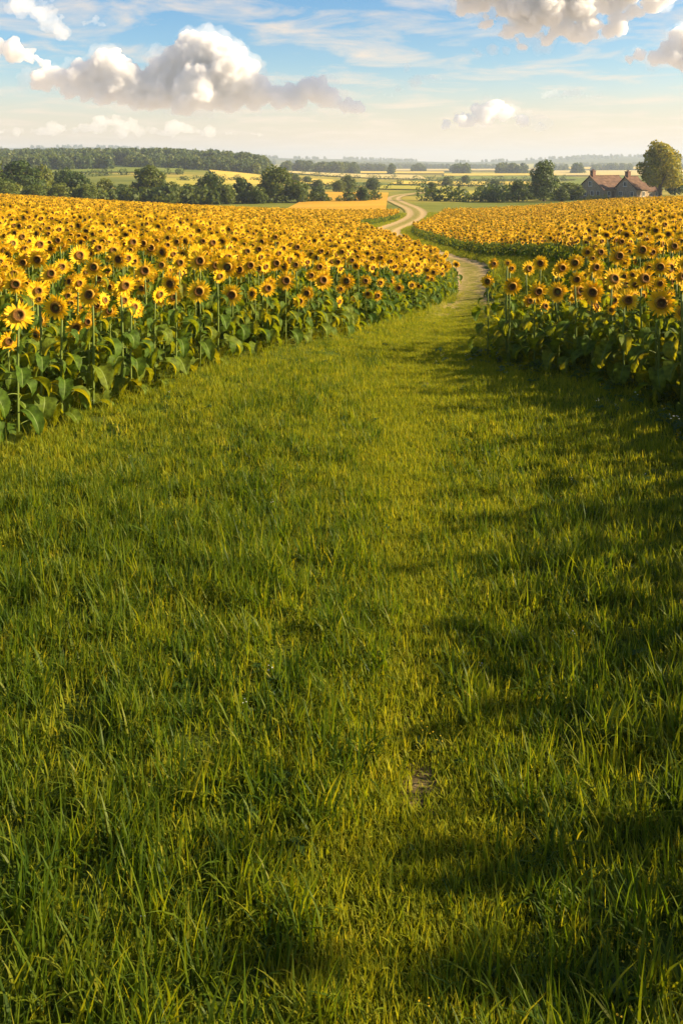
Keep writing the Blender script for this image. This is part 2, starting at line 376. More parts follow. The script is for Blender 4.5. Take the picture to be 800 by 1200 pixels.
def build_path():
    c = PATH_C[PATH_C[:, 1] > 17.0]
    seg = np.linalg.norm(np.diff(c, axis=0), axis=1); s = np.concatenate([[0], np.cumsum(seg)])
    t = np.concatenate([np.arange(0, min(80, s[-1]), .3), np.arange(80, s[-1], .8)])
    px_ = np.interp(t, s, c[:, 0]); py_ = np.interp(t, s, c[:, 1])
    tx = np.gradient(px_); ty = np.gradient(py_); ln = np.hypot(tx, ty); nx, ny = ty / ln, -tx / ln
    across = np.linspace(-1, 1, 25)
    half = np.interp(py_, [9, 20, 40, 70, 120, 300], [.55, .95, 1.45, 1.7, 2.0, 2.3])
    X = px_[:, None] + nx[:, None] * across * half[:, None]; Y = py_[:, None] + ny[:, None] * across * half[:, None]
    Z = ground(X.ravel(), Y.ravel()).reshape(X.shape)
    rut = np.exp(-((np.abs(across) - .55) / .22) ** 2)
    lift = np.interp(np.hypot(X, Y), [9, 30, 100, 300], [.006, .02, .06, .15])
    Z += lift - .03 * rut * np.interp(py_, [17, 30], [0, 1])[:, None]
    bare_d = np.interp(py_, [17, 21, 26, 33, 60], [0.05, .4, .7, .95, 1.0])
    bare = (rut[None, :] * .62 + .30) * bare_d[:, None] + .12 * (bare_d[:, None] - .5)
    bare = np.where(np.abs(across)[None, :] > .93, bare * .4, bare)
    n, k = X.shape
    i, j = np.meshgrid(np.arange(n - 1), np.arange(k - 1), indexing='ij'); a = (i * k + j).ravel()
    f = np.stack([a, a + 1, a + k + 1, a + k], 1)
    me = mesh_np('path', np.stack([X.ravel(), Y.ravel(), Z.ravel()], 1), f, [M['path']])
    at_ = me.attributes.new('bare', 'FLOAT', 'POINT'); at_.data.foreach_set('value', np.clip(bare, 0, 1).astype(np.float32).ravel())
    tag(obj('path', me), kind='structure')
build_path()
def soil(cx, cy, rx, ry, seed):
    r = random.Random(seed); n = 40; V = [(cx, cy)]
    a0 = [r.uniform(0, 6.28) for _ in range(5)]
    for q in (.5, 1.0):
        for k in range(n):
            a = 2 * PI * k / n; m = 1 + sum(math.sin((i + 2) * a + a0[i]) * .16 for i in range(5))
            V.append((cx + rx * m * q * math.cos(a), cy + ry * m * q * math.sin(a)))
    V = np.array(V); z = ground(V[:, 0], V[:, 1]) + .006
    Fc = [(0, 1 + k, 1 + (k + 1) % n) for k in range(n)] + [(1 + k, 1 + n + k, 1 + n + (k + 1) % n, 1 + (k + 1) % n) for k in range(n)]
    tag(obj('bare_soil', mesh_np('bare_soil', np.column_stack([V, z]), Fc, [M['soil']])), kind='structure')
M['soil'] = solid('bare_earth', [(.3, (.06, .048, .018)), (.5, (.11, .085, .034)), (.7, (.17, .13, .06))], 14, .95, .05, .8, 8, .03)
SOIL = [(.36, 4.05, .19, .24), (.30, 4.5, .12, .2), (.12, 3.25, .14, .13), (.46, 4.95, .12, .2), (.52, 5.9, .10, .25), (.30, 3.6, .10, .12), (.60, 7.3, .12, .3)]
for i, q in enumerate(SOIL): soil(*q, i)
def on_soil(x, y):
    m = np.max([1.35 - np.hypot((x - a) / b, (y - c) / d) for a, c, b, d in SOIL], axis=0)
    return rng.random(len(x)) < np.clip(m * 1.1, 0, 1)
_pc = PATH_C[::1]
def path_dist(x, y):
    x = np.asarray(x, float); y = np.asarray(y, float); out = np.empty(len(x))
    a = _pc[:-1]; b = _pc[1:]; ab = b - a; l2 = (ab ** 2).sum(1)
    for i in range(0, len(x), 8000):
        p = np.stack([x[i:i + 8000], y[i:i + 8000]], 1)[:, None, :]
        t = np.clip(((p - a) * ab).sum(2) / l2, 0, 1)
        out[i:i + 8000] = np.sqrt((((a + t[..., None] * ab) - p) ** 2).sum(2)).min(1)
    return out

# ------------------------------------------------------------------ field outlines
LEFT = chaikin([(-30, 3), (-14, 5.2), (-6, 7.2), (-3.5, 8.55), (-3.0, 9.8), (-2.24, 11.2), (-1.35, 13.5), (0, 16.4), (1.5, 20.5), (2.7, 25), (3.8, 29),
                (4.2, 32), (4.7, 40), (4.8, 50), (3.9, 60), (2.6, 68), (1.7, 78), (1.9, 90), (4.5, 105), (8.0, 121), (9.3, 134), (8.5, 141), (0, 139), (-60, 138), (-120, 132), (-90, 40)], 1, True)
RIGHT = chaikin([(2.6, -7), (2.55, 1), (2.75, 3.5), (3.4, 6), (3.95, 8), (3.85, 9.7), (3.35, 11.7), (2.75, 12.9), (2.5, 13.9), (3.5, 15.2), (5.7, 19), (7.3, 25), (8.5, 34), (9.3, 42),  # near end, out of view, drawn in close to shade the foreground grass
                 (9.1, 50), (8.4, 58), (7.5, 66), (6.7, 74), (6.7, 82), (7.9, 92), (12, 111), (15.8, 133), (17, 140), (26, 141), (42, 139), (62, 139), (130, 141), (130, 0), (40, -7)], 1, True)
def inside(poly, x, y):
    r = np.zeros(len(x), bool); n = len(poly)
    for i in range(n):
        x0, y0 = poly[i]; x1, y1 = poly[(i + 1) % n]
        c = ((y0 > y) != (y1 > y))
        if y1 != y0: r ^= c & (x < (x1 - x0) * (y - y0) / (y1 - y0) + x0)
    return r
def edge_dist(poly, x, y):
    out = np.full(len(x), 1e9); n = len(poly)
    for i in range(n):
        a = poly[i]; ab = poly[(i + 1) % n] - a; l2 = (ab ** 2).sum()
        t = np.clip(((x - a[0]) * ab[0] + (y - a[1]) * ab[1]) / l2, 0, 1)
        out = np.minimum(out, np.hypot(a[0] + t * ab[0] - x, a[1] + t * ab[1] - y))
    return out

# ------------------------------------------------------------------ sunflower meshes
def leaf_geo(Lg, Wd, droop, seed, nt=9, ns=6, petiole=.09):
    """one heart-shaped leaf leaving the stem along +X, tip hanging down"""
    r = random.Random(seed); mb = MB(); pts = []
    ang = math.radians(r.uniform(15, 42)); p = Vector((0.008, 0, 0)); k = 4
    for i in range(k + 1):
        pts.append(p.copy()); p = p + Vector((math.cos(ang), 0, math.sin(ang))) * (petiole / k); ang -= math.radians(8)
    mb.tube(pts, [.0045, .004, .0035, .003, .003], 5, 1)
    p = pts[-1]; V = []; end = ang - math.radians(droop); ph = r.uniform(0, 6)
    tw = r.uniform(-.35, .35); COLS = (-1, -.68, -.34, -.045, .045, .34, .68, 1); ns = len(COLS) - 1
    for i in range(nt + 1):
        t = i / nt
        a = ang + (end - ang) * (t ** .8)
        w = Wd * .5 * (1.72 * (t + .03) ** .42 * (1 - t) ** .78 * (1.12 - .25 * t)) if t < 1 else 0
        up = Vector((-math.sin(a), 0, math.cos(a)))
        for j, s in enumerate(COLS):
            wav = .012 * math.sin(7 * t + 2.4 * s + ph) * abs(s)
            edge = w * (1 + (.06 * (-1) ** i if abs(s) == 1 else 0))
            back = Vector((math.cos(a), 0, math.sin(a))) * (-.05 * abs(s) ** 2 * Lg * (1 - t) ** 6 * 3)
            q = p + Vector((0, s * edge, 0)) + up * (abs(s) * edge * (.42 + .1 * math.sin(ph)) + wav + tw * s * edge * .5) + back
            V.append(q)
        p = p + Vector((math.cos(a), 0, math.sin(a))) * (Lg / nt)
    Fc = [(i * (ns + 1) + j, i * (ns + 1) + j + 1, (i + 1) * (ns + 1) + j + 1, (i + 1) * (ns + 1) + j) for i in range(nt) for j in range(ns)]
    mb.add(V, [f for n_, f in enumerate(Fc) if n_ % ns != 3], 0); b0 = len(mb.v) - len(V)
    mb.f += [tuple(b0 + q for q in f) for n_, f in enumerate(Fc) if n_ % ns == 3]; mb.m += [1] * nt
    return mb

def petals_geo(R, seed, n=17, lowpoly=False):
    r = random.Random(seed); mb = MB(); r0 = R * .38
    for ringi in range(2):
        for k in range(n):
            if r.random() < .06: continue
            a = 2 * PI * (k + .5 * ringi + r.uniform(-.22, .22)) / n
            Lp = (R - r0) * r.uniform(.82, 1.08) * (1.0 if ringi == 0 else .93); wd = R * r.uniform(.17, .235)
            bend = r.uniform(-.25, .38) + (.12 if ringi else -.05); tw = r.uniform(-.5, .5); side = r.uniform(-.12, .12)
            rad = Vector((math.cos(a), 0, math.sin(a))); tan = Vector((-math.sin(a), 0, math.cos(a))); fr = Vector((0, -1, 0))
            V = []; nt = 2 if lowpoly else 5
            for i in range(nt + 1):
                t = i / nt; w = wd * .5 * max(0.0, (t + .16) ** .5 * (1 - t) ** .8 * 1.7)
                base = rad * (r0 + Lp * t) + fr * (-.004 * ringi + bend * Lp * t * t) + tan * (side * Lp * t * t)
                if t == 1: V += [base] * (2 if lowpoly else 3)
                else:
                    cr = fr * (-.18 * w)
                    tt = (tan + fr * tw * t * .6)
                    V += [base - tt * w, base + tt * w] if lowpoly else [base - tt * w, base + cr, base + tt * w]
            c = 2 if lowpoly else 3
            Fc = [(i * c + j, i * c + j + 1, (i + 1) * c + j + 1, (i + 1) * c + j) for i in range(nt) for j in range(c - 1)]
            mb.add(V, Fc, 0)
    return mb

def disc_geo(R, n=24):
    """seed disc facing -Y, with its radius stored per vertex"""
    prof = [(0, .010), (.18, .008), (.34, .010), (.48, .020), (.62, .026), (.76, .026), (.88, .020), (1.0, .004), (1.0, -.012)]
    rd = R * .43; V = [(0, -prof[0][1] * R / .15, 0)]; rad = [0.0]
    for q, h in prof[1:]:
        for k in range(n):
            a = 2 * PI * k / n
            V.append((rd * q * math.cos(a), -h * R / .15, rd * q * math.sin(a))); rad.append(q)
    Fc = [(0, 1 + k, 1 + (k + 1) % n) for k in range(n)]
    for i in range(len(prof) - 2):
        b = 1 + i * n
        Fc += [(b + k, b + n + k, b + n + (k + 1) % n, b + (k + 1) % n) for k in range(n)]
    return V, Fc, rad

def head_geo(R, seed, n=14):
    """green back of the flower with its ring of bracts and the bent neck that joins the stem"""
    r = random.Random(seed); mb = MB()
    prof = [(.45, .002), (.45, .030), (.36, .050), (.16, .066), (.09, .085)]
    V = []
    for q, h in prof:
        for k in range(n):
            a = 2 * PI * k / n; V.append((R * q * math.cos(a), h, R * q * math.sin(a)))
    mb.add(V, [(i * n + k, i * n + (k + 1) % n, (i + 1) * n + (k + 1) % n, (i + 1) * n + k) for i in range(len(prof) - 1) for k in range(n)])
    for k in range(18):
        a = 2 * PI * k / 18 + r.uniform(-.1, .1); rad = Vector((math.cos(a), 0, math.sin(a))); tan = Vector((-math.sin(a), 0, math.cos(a)))
        p0 = rad * R * .44 + Vector((0, .012, 0)); p2 = rad * R * r.uniform(.68, .8) + Vector((0, r.uniform(.0, .03), 0)); pm = (p0 + p2) / 2 + Vector((0, .01, 0))
        mb.add([p0 - tan * .016, p0 + tan * .016, pm + tan * .014, pm - tan * .014, p2], [(0, 1, 2, 3), (3, 2, 4)])
    mb.tube([(0, .075, 0), (0, .10, -.02), (0, .105, -.055), (0, .10, -.09)], [.012, .013, .012, .011], 7)
    return mb

def stem_geo(seed, h=1.0):
    r = random.Random(seed); mb = MB(); a = r.uniform(0, 6.28); b = r.uniform(.0, .018)
    pts = [(b * math.sin(PI * t) * math.cos(a), b * math.sin(PI * t) * math.sin(a), h * t) for t in (0, .2, .4, .6, .8, 1)]
    mb.tube(pts, [.0155, .0148, .014, .013, .012, .0108], 7, 0)
    return mb

NH = 6
R0 = 0.15
PETALS = [petals_geo(R0, 100 + i, 15 + i % 4).mesh('petals', [M['petal']]) for i in range(NH)]
HEADS = [head_geo(R0, 200 + i).mesh('flower_head', [M['sepal']]) for i in range(NH)]
def disc_mesh(mt):
    V, Fc, rad = disc_geo(R0); me = mesh_np('disc', V, Fc, [mt])
    a = me.attributes.new('rad', 'FLOAT', 'POINT'); a.data.foreach_set('value', rad); return me
DISCS = [disc_mesh(M[k]) for k in ('disc', 'disc_olive', 'disc_rusty')]
STEMS = [stem_geo(300 + i).mesh('stem', [M['stem']]) for i in range(4)]
LEAVES = []
for i in range(8):
    rr_ = random.Random(400 + i)
    LEAVES.append(leaf_geo(rr_.uniform(.19, .27), rr_.uniform(.14, .20), rr_.uniform(55, 120), 400 + i, petiole=rr_.uniform(.07, .13)))
LEAF_ME = [l.mesh('leaf', [M['leaf'], M['stem']]) for l in LEAVES]

def leaf_layout(seed, h, n):
    """height, turn and size of every leaf on one plant"""
    r = random.Random(seed); a = r.uniform(0, 6.28); res = []
    for k in range(n):
        t = max(.02, .05 + .87 * (k + r.uniform(-.3, .3)) / n)
        size = (.80 + .55 * math.sin(PI * min(1, max(0, t + .18)))) * r.uniform(.85, 1.15) * (1 - .35 * max(0, t - .7) / .3)
        res.append((h * t, a, r.uniform(-.25, .25), size, r.randrange(len(LEAVES)))); a += 2.4 + r.uniform(-.4, .4)
    return res
def foliage_geo(seed, h, n, mb=None, ml=0, ms=1):
    mb = mb or MB()
    for z, a, tl, s, i in leaf_layout(seed, h, n):
        mt = Matrix.Translation((0, 0, z)) @ Matrix.Rotation(a, 4, 'Z') @ Matrix.Rotation(tl, 4, 'X') @ Matrix.Scale(s, 4)
        src = LEAVES[i]; b = len(mb.v)
        mb.v += [tuple(mt @ Vector(p)) for p in src.v]; mb.f += [tuple(b + q for q in f) for f in src.f]; mb.m += [ml if m == 0 else ms for m in src.m]
    return mb
FOLIAGE = [foliage_geo(500 + i, 1.0, 14).mesh('foliage', [M['leaf'], M['stem']]) for i in range(5)]

GROUP = 'sunflowers standing at the near edges of the two fields'
DISC_WORD = ('dark-eyed', 'olive-eyed', 'rusty-eyed')
def plant(x, y, h, R, yaw, tilt, seed, label, front, dk=0):
    root = empty('sunflower', (x, y, gz(x, y) - .01), 0)
    tag(root, label, 'sunflower', GROUP)
    r = random.Random(seed); hs = h - .0
    ca, sa = math.cos(yaw), math.sin(yaw)
    s = R / R0
    # neck end in head space is (0,.10,-.09); bring it to the stem's top
    nk = Euler((tilt, 0, yaw)).to_matrix() @ (Vector((0, .10, -.09)) * s)
    st = obj('stem', STEMS[seed % 4], root, scl=(h / 1.3, h / 1.3, h + nk.z))
    hd = obj('flower_head', HEADS[seed % NH], root, (-nk.x, -nk.y, h), (tilt, 0, yaw), (s, s, s))
    obj('petals', PETALS[(seed // 7) % NH], hd, rot=(0, r.uniform(0, 6.28), 0))
    obj('disc', DISCS[dk], hd, rot=(0, r.uniform(0, 6.28), 0))
    if front:
        for z, a, tl, sz, i in leaf_layout(seed, h * .97, 13):
            obj('leaf', LEAF_ME[i], root, (0, 0, z), (tl, 0, a), (sz,) * 3)
    else:
        q = (.8 + .25 * h / 1.4)
        obj('foliage', FOLIAGE[seed % 5], root, rot=(0, 0, r.uniform(0, 6.28)), scl=(q, q, h * .97))
    return root

def plant_mesh(name, h, R, tilt, seed, nl=12, yaw=0):
    """a whole plant in one mesh, for the depth of the fields"""
    mb = MB(); s = R / R0; E = Euler((tilt, 0, yaw)).to_matrix()
    nk = E @ (Vector((0, .10, -.09)) * s)
    off = Vector((-nk.x, -nk.y, h))
    src = stem_geo(seed); mb.add([(p[0], p[1], p[2] * (h + nk.z)) for p in src.v], src.f, 0)
    foliage_geo(seed, h * .97, nl, mb, 1, 0)
    src = head_geo(R, seed); mb.add([off + E @ Vector(p) for p in src.v], src.f, 2)
    src = petals_geo(R, seed, 15 + seed % 4); mb.add([off + E @ Vector(p) for p in src.v], src.f, 3)
    V, Fc, rad = disc_geo(R, 16); n0 = len(mb.v); mb.add([off + E @ Vector(p) for p in V], Fc, 4)
    me = mb.mesh(name, [M['stem'], M['leaf'], M['sepal'], M['petal'], M['disc']])
    arr = np.zeros(len(mb.v), np.float32); arr[n0:] = rad
    a = me.attributes.new('rad', 'FLOAT', 'POINT'); a.data.foreach_set('value', arr)
    return me

# ------------------------------------------------------------------ scattering (for what nobody could count)
def scatter(name, protos, P, rot, scl, idx, **kw):
    src = bpy.data.collections.new(name + '_kinds')
    for i, me in enumerate(protos):
        o = bpy.data.objects.new('%s_kind_%02d' % (name, i), me); src.objects.link(o)
    me = bpy.data.meshes.new(name); n = len(P)
    me.vertices.add(n); me.vertices.foreach_set('co', np.asarray(P, np.float32).ravel())
    a = me.attributes.new('rot', 'FLOAT_VECTOR', 'POINT'); a.data.foreach_set('vector', np.asarray(rot, np.float32).ravel())
    a = me.attributes.new('scl', 'FLOAT_VECTOR', 'POINT'); a.data.foreach_set('vector', np.asarray(scl, np.float32).ravel())
    a = me.attributes.new('idx', 'INT', 'POINT'); a.data.foreach_set('value', np.asarray(idx, np.int32))
    o = obj(name, me); tag(o, kind='stuff', **kw)
    g = bpy.data.node_groups.new(name + '_scatter', 'GeometryNodeTree')
    g.interface.new_socket('Geometry', in_out='INPUT', socket_type='NodeSocketGeometry')
    g.interface.new_socket('Geometry', in_out='OUTPUT', socket_type='NodeSocketGeometry')
    N = g.nodes; L = g.links
    gi = N.new('NodeGroupInput'); go = N.new('NodeGroupOutput')
    ip = N.new('GeometryNodeInstanceOnPoints'); ci = N.new('GeometryNodeCollectionInfo')
    ci.inputs['Collection'].default_value = src; ci.inputs['Separate Children'].default_value = True; ci.inputs['Reset Children'].default_value = True
    ip.inputs['Pick Instance'].default_value = True
    def attr(nm, ty):
        q = N.new('GeometryNodeInputNamedAttribute'); q.data_type = ty; q.inputs['Name'].default_value = nm
        return q.outputs['Attribute']
    e2r = N.new('FunctionNodeEulerToRotation')
    L.new(attr('rot', 'FLOAT_VECTOR'), e2r.inputs[0]); L.new(e2r.outputs[0], ip.inputs['Rotation'])
    L.new(attr('scl', 'FLOAT_VECTOR'), ip.inputs['Scale']); L.new(attr('idx', 'INT'), ip.inputs['Instance Index'])
    L.new(gi.outputs[0], ip.inputs['Points']); L.new(ci.outputs[0], ip.inputs['Instance']); L.new(ip.outputs[0], go.inputs[0])
    md = o.modifiers.new('scatter', 'NODES'); md.node_group = g
    return o

# ------------------------------------------------------------------ sunflowers: measured ones first
# photo column and row of the flower's middle, width in pixels, which way it turns (degrees, + = right), note
LEFT_SPOTS = [
 (22, 367, 37, 22, 'nearest sunflower of the left field, beside the photo edge, on a bare stem'),
 (73, 357, 34, -10, 'large round sunflower on a bare stem, second plant along the left field front'),
 (109, 343, 29, -8, 'sunflower with ragged petals above three drooping leaves, third along the left front row'),
 (142, 332, 28, 38, 'sunflower turned right on the front row just above the low narrow one'),
 (154, 358, 21, 52, 'low narrow sunflower nodding sideways below its neighbours on the left front row'),
 (182, 343, 22, 50, 'narrow sideways sunflower just right of the low nodding one'),
 (206, 330, 27, -22, 'tall tilted sunflower between the narrow sideways one and a big round one'),
 (234, 339, 29, 5, 'big round sunflower facing straight out in the middle of the left front row'),
 (273, 343, 27, 0, 'round sunflower facing the path, next along after the big round one'),
 (92, 330, 18, 30, 'small sunflower peeking up between two larger ones on the left front row'),
 (44, 339, 24, 28, 'half-shaded sunflower set back between the two nearest left field plants'),
 (19, 330, 29, 18, 'broad sunflower directly above the nearest left field plant'),
 (62, 319, 25, 6, None), (48, 302, 24, 0, None), (74, 285, 25, 8, None), (92, 298, 26, 32, None), (113, 311, 24, 0, None), (115, 289, 18, 25, None),
 (144, 302, 24, -16, None), (170, 315, 27, 12, None), (178, 289, 22, 5, None), (191, 309, 18, 0, None), (196, 294, 20, -30, None), (210, 306, 20, 20, None),
 (235, 304, 27, 4, None), (269, 311, 26, -6, None), (255, 322, 18, 35, None), (293, 309, 21, 10, None), (308, 311, 16, 45, None), (324, 307, 20, 5, None),
 (299, 343, 17, -35, 'small sunflower turned left, leaning on a brighter one beside the grass verge'),
 (312, 336, 22, 20, 'bright sunflower overlapping a smaller left-turned one on the verge side'),
 (335, 327, 25, 5, 'large full sunflower rising above a pair of small low ones on the left front row'),
 (350, 351, 18, 15, 'left one of a low overlapping pair of sunflowers by the grass verge'),
 (361, 342, 18, -10, 'right and higher one of a low overlapping pair of sunflowers by the verge'),
 (378, 327, 25, 8, 'large full sunflower standing over a very low sideways one'),
 (393, 352, 15, 58, 'very low sideways sunflower near the grass beneath a large full one'),
 (408, 328, 21, -18, 'left-turned sunflower on the front row where the field starts to slope down'),
 (364, 321, 16, 10, None), (347, 309, 16, 0, None), (428, 328, 16, 0, None), (430, 343, 13, 5, None), (441, 345, 14, 15, None), (457, 329, 15, 0, None), (467, 336, 13, 0, None),
 (444, 330, 13, 20, None), (415, 349, 9, 0, None), (482, 333, 11, 10, None), (490, 334, 9, 0, None), (505, 326, 10, 0, None), (517, 320, 9, 10, None), (47, 349, 15, 12, None)]
RIGHT_SPOTS = [
 (772, 352, 34, -10, 'largest sunflower of the right field, low on its front row'),
 (731, 349, 28, 5, 'sunflower left of the largest one on the front row of the right field'),
 (693, 340, 28, -12, 'full sunflower in the middle of the right field front row'),
 (653, 340, 26, -15, 'wide sunflower with shaggy petals, fourth back from the largest right field one'),
 (626, 339, 25, 10, 'round sunflower next to the tall corner flower of the right field'),
 (597, 333, 24, 5, 'ragged sunflower on the right field corner, beside the outermost one'),
 (571, 328, 18, -10, 'outermost sunflower of the right field, leaning out over the path'),
 (577, 308, 14, 5, 'small lone sunflower sticking up above the outermost one of the right field'),
 (717, 362, 13, -40, 'half-open low sunflower hanging among leaves under the right front row'),
 (716, 325, 28, 8, 'big sunflower just above the half-open low bud of the right field'),
 (750, 324, 28, 10, 'big tilted sunflower above and left of the largest right field one'),
 (673, 325, 20, 0, 'small round sunflower squeezed behind the wide shaggy one'),
 (654, 312, 22, 12, None), (633, 307, 19, -15, None), (616, 313, 19, 18, None), (671, 306, 21, 0, None), (693, 311, 22, 15, None), (721, 298, 25, 5, None), (749, 291, 23, 0, None),
 (771, 311, 24, -8, None), (792, 321, 25, 20, None), (770, 330, 18, 0, None), (787, 287, 19, 0, None), (701, 294, 18, 5, None), (686, 294, 15, 0, None), (777, 268, 14, 0, None),
 (736, 276, 13, 0, None), (712, 279, 13, 0, None), (597, 313, 13, 15, None), (594, 307, 10, 0, None), (798, 336, 21, 30, None)]

def height_rule(d): return np.interp(d, [4.5, 8, 14, 22, 32, 60], [1.6, 1.42, 1.34, 1.18, 1.02, 1.0])  # tallest at the unseen near end, to throw longer shade on the grass

plants = []      # dict per plant
def measured(spots, poly, side):
    for (px, py, w, yaw, note) in spots:
        ds = np.arange(7.5, 40, .05); xs = (px - 400) / F * ds
        ok = inside(poly, xs, ds) & (edge_dist(poly, xs, ds) > .06)
        zg = ground(xs, ds); hh = H - (py - HORIZON) / F * ds - zg       # height the flower would need there
        want = height_rule(ds)
        cost = np.abs(hh - want) + np.where(ok, 0, 50)
        i = int(cost.argmin()); d = float(ds[i]); h = float(np.clip(hh[i], .55, 1.75))
        R = float(np.clip(w / F * d / 2 * 1.04, .07, .20))
        plants.append(dict(x=float(xs[i]), y=d, h=h, R=R, yaw=math.radians(yaw), note=note, side=side, m=True))
measured(LEFT_SPOTS, LEFT, 'left'); measured(RIGHT_SPOTS, RIGHT, 'right')

def fill(poly, side):
    x0, y0 = poly.min(0); x1, y1 = poly.max(0)
    res = []
    for (a, b, sp) in ((y0, 26, .40), (26, 60, .45), (60, 145, .56)):
        gx, gy = np.meshgrid(np.arange(x0, x1, sp), np.arange(max(a, y0), min(b, y1), sp))
        gx = gx.ravel() + rng.uniform(-.42, .42, gx.size) * sp; gy = gy.ravel() + rng.uniform(-.42, .42, gy.size) * sp
        view = (np.abs(gx) < .62 * np.maximum(gy, 0) + 5.5) & (gy > -7)
        gx, gy = gx[view], gy[view]
        k = inside(poly, gx, gy); gx, gy = gx[k], gy[k]
        res.append(np.stack([gx, gy], 1))
    return np.vstack(res)
mp = np.array([(p['x'], p['y']) for p in plants])
pts = []
for poly, side in ((LEFT, 'left'), (RIGHT, 'right')):
    q = fill(poly, side); e = edge_dist(poly, q[:, 0], q[:, 1])
    near = q[:, 1] < 22
    dm = np.full(len(q), 9.0); kk = np.where(near)[0]
    dm[kk] = np.sqrt(((q[kk][:, None, :] - mp) ** 2).sum(2)).min(1)
    keep = (dm > .27) & (e > .05)
    for (x, y), ee in zip(q[keep], e[keep]): pts.append((x, y, ee, side))
print('sunflowers', len(pts) + len(plants))

# keep unmeasured near plants from standing in front of a measured flower
def hides(x, y, h):
    px, py = PX(x, y), PY(gz(x, y) + h, y)
    for p in plants:
        if p['m'] and p['y'] > y + .05:
            qx, qy = PX(p['x'], p['y']), PY(gz(p['x'], p['y']) + p['h'], p['y'])
            if abs(px - qx) < 150 / y + F * p['R'] / p['y'] * .7 and abs(py - qy) < 150 / y + F * p['R'] / p['y'] * .7: return True
    return False
inview = []; rest = []
for (x, y, e, side) in pts:
    h = float(height_rule(y)) * random.gauss(1, .055); R = float(np.clip(random.gauss(.150, .016), .10, .18))
    # within a metre of an edge plants stay a little lower
    h *= (.93 if e < .5 else 1.0)
    p = dict(x=x, y=y, h=h, R=R, yaw=math.radians(random.gauss(12, 21)), note=None, side=side, m=False, e=e)
    if y > 7 and -25 < PX(x, y) < 825: inview.append(p)
    else: rest.append(p)
inview.sort(key=lambda p: p['y'])
for p in inview:
    if len(plants) >= 300: rest.append(p); continue
    if hides(p['x'], p['y'], p['h']):
        p['h'] *= .72; p['R'] *= .78       # a shorter one under its neighbours
    plants.append(p)
for p in plants:
    if 'e' not in p: p['e'] = float(edge_dist(LEFT if p['side'] == 'left' else RIGHT, np.array([p['x']]), np.array([p['y']]))[0])

def label_for(p):
    if p['note']: return p['note']
    size = 'small' if p['R'] < .125 else 'large' if p['R'] > .155 else 'medium'
    deg = math.degrees(p['yaw'])
    turn = 'turned far right' if deg > 38 else 'turned right' if deg > 14 else 'turned left' if deg < -14 else 'facing the camera'
    rel = p['h'] / float(height_rule(p['y']))
    hgt = 'low' if rel < .85 else 'tall' if rel > 1.05 else ''
    px = PX(p['x'], p['y'])
    rowname = 'front row' if p['e'] < .45 else 'second row' if p['e'] < .95 else 'third row' if p['e'] < 1.5 else 'dense middle' if p['e'] < 3 else 'deep inside'
    if p['side'] == 'left': zone = 'outer end' if px < 130 else 'middle' if px < 290 else 'downhill bend' if px < 420 else 'path tip'
    else: zone = 'path corner' if px < 640 else 'middle' if px < 735 else 'outer end'
    where = {'front row': 'on the front row', 'second row': 'one row in', 'third row': 'two rows in', 'dense middle': 'in the crowd', 'deep inside': 'deep in the crowd'}[rowname]
    nod = 'nodding ' if p['tilt'] > math.radians(4) else 'upward ' if p['tilt'] < math.radians(-10) else ''
    return ' '.join(f"{size} {hgt} {nod} {DISC_WORD[p['disc']]} sunflower {turn}, {where}, {p['side']} field's {zone}".split())
for k, p in enumerate(plants):
    p['tilt'] = math.radians(random.gauss(-3, 8)); p['disc'] = random.choice((0, 0, 1, 2))
    plant(p['x'], p['y'], p['h'], p['R'], p['yaw'], p['tilt'], 1000 + k * 13, label_for(p), p['e'] < .75 and (p['y'] < 17), p['disc'])

near_pr = [plant_mesh('plant_%d' % i, [1.42, 1.34, 1.45, 1.30, 1.38, 1.22, 1.48, 1.36, 1.16][i], [.145, .14, .15, .135, .16, .12, .15, .14, .105][i], math.radians([-6, 2, 8, -12, 0, 5, 24, -2, 10][i]), 700 + i * 3) for i in range(9)]
far_pr = [plant_mesh('plant_f%d' % i, [1.02, .96, 1.06, .93, 1.0, .98, .90, 1.08, .95][i], [.15, .145, .155, .14, .16, .145, .12, .15, .135][i], math.radians([-6, 2, 4, -10, -2, -12, 5, 20, 0][i]), 800 + i * 3, 9) for i in range(9)]
def build_rest():
    n = len(rest); P = np.array([(p['x'], p['y'], 0) for p in rest]); P[:, 2] = ground(P[:, 0], P[:, 1]) - .01
    far = P[:, 1] > 24
    idx = rng.integers(0, 9, n) + np.where(far, 9, 0)
    rot = np.zeros((n, 3)); rot[:, 2] = np.radians(rng.normal(13, 22, n)); rot[:, :2] = rng.normal(0, .07, (n, 2))
    tr = np.where(far, 1.0, height_rule(P[:, 1]) / 1.38) * rng.normal(1, .06, n)
    scl = np.stack([np.ones(n), np.ones(n), tr], 1)
    scatter('sunflower_field', near_pr + far_pr, P, rot, scl, idx, label='countless smaller sunflowers filling both fields to their far edges', cat='sunflowers')
build_rest()

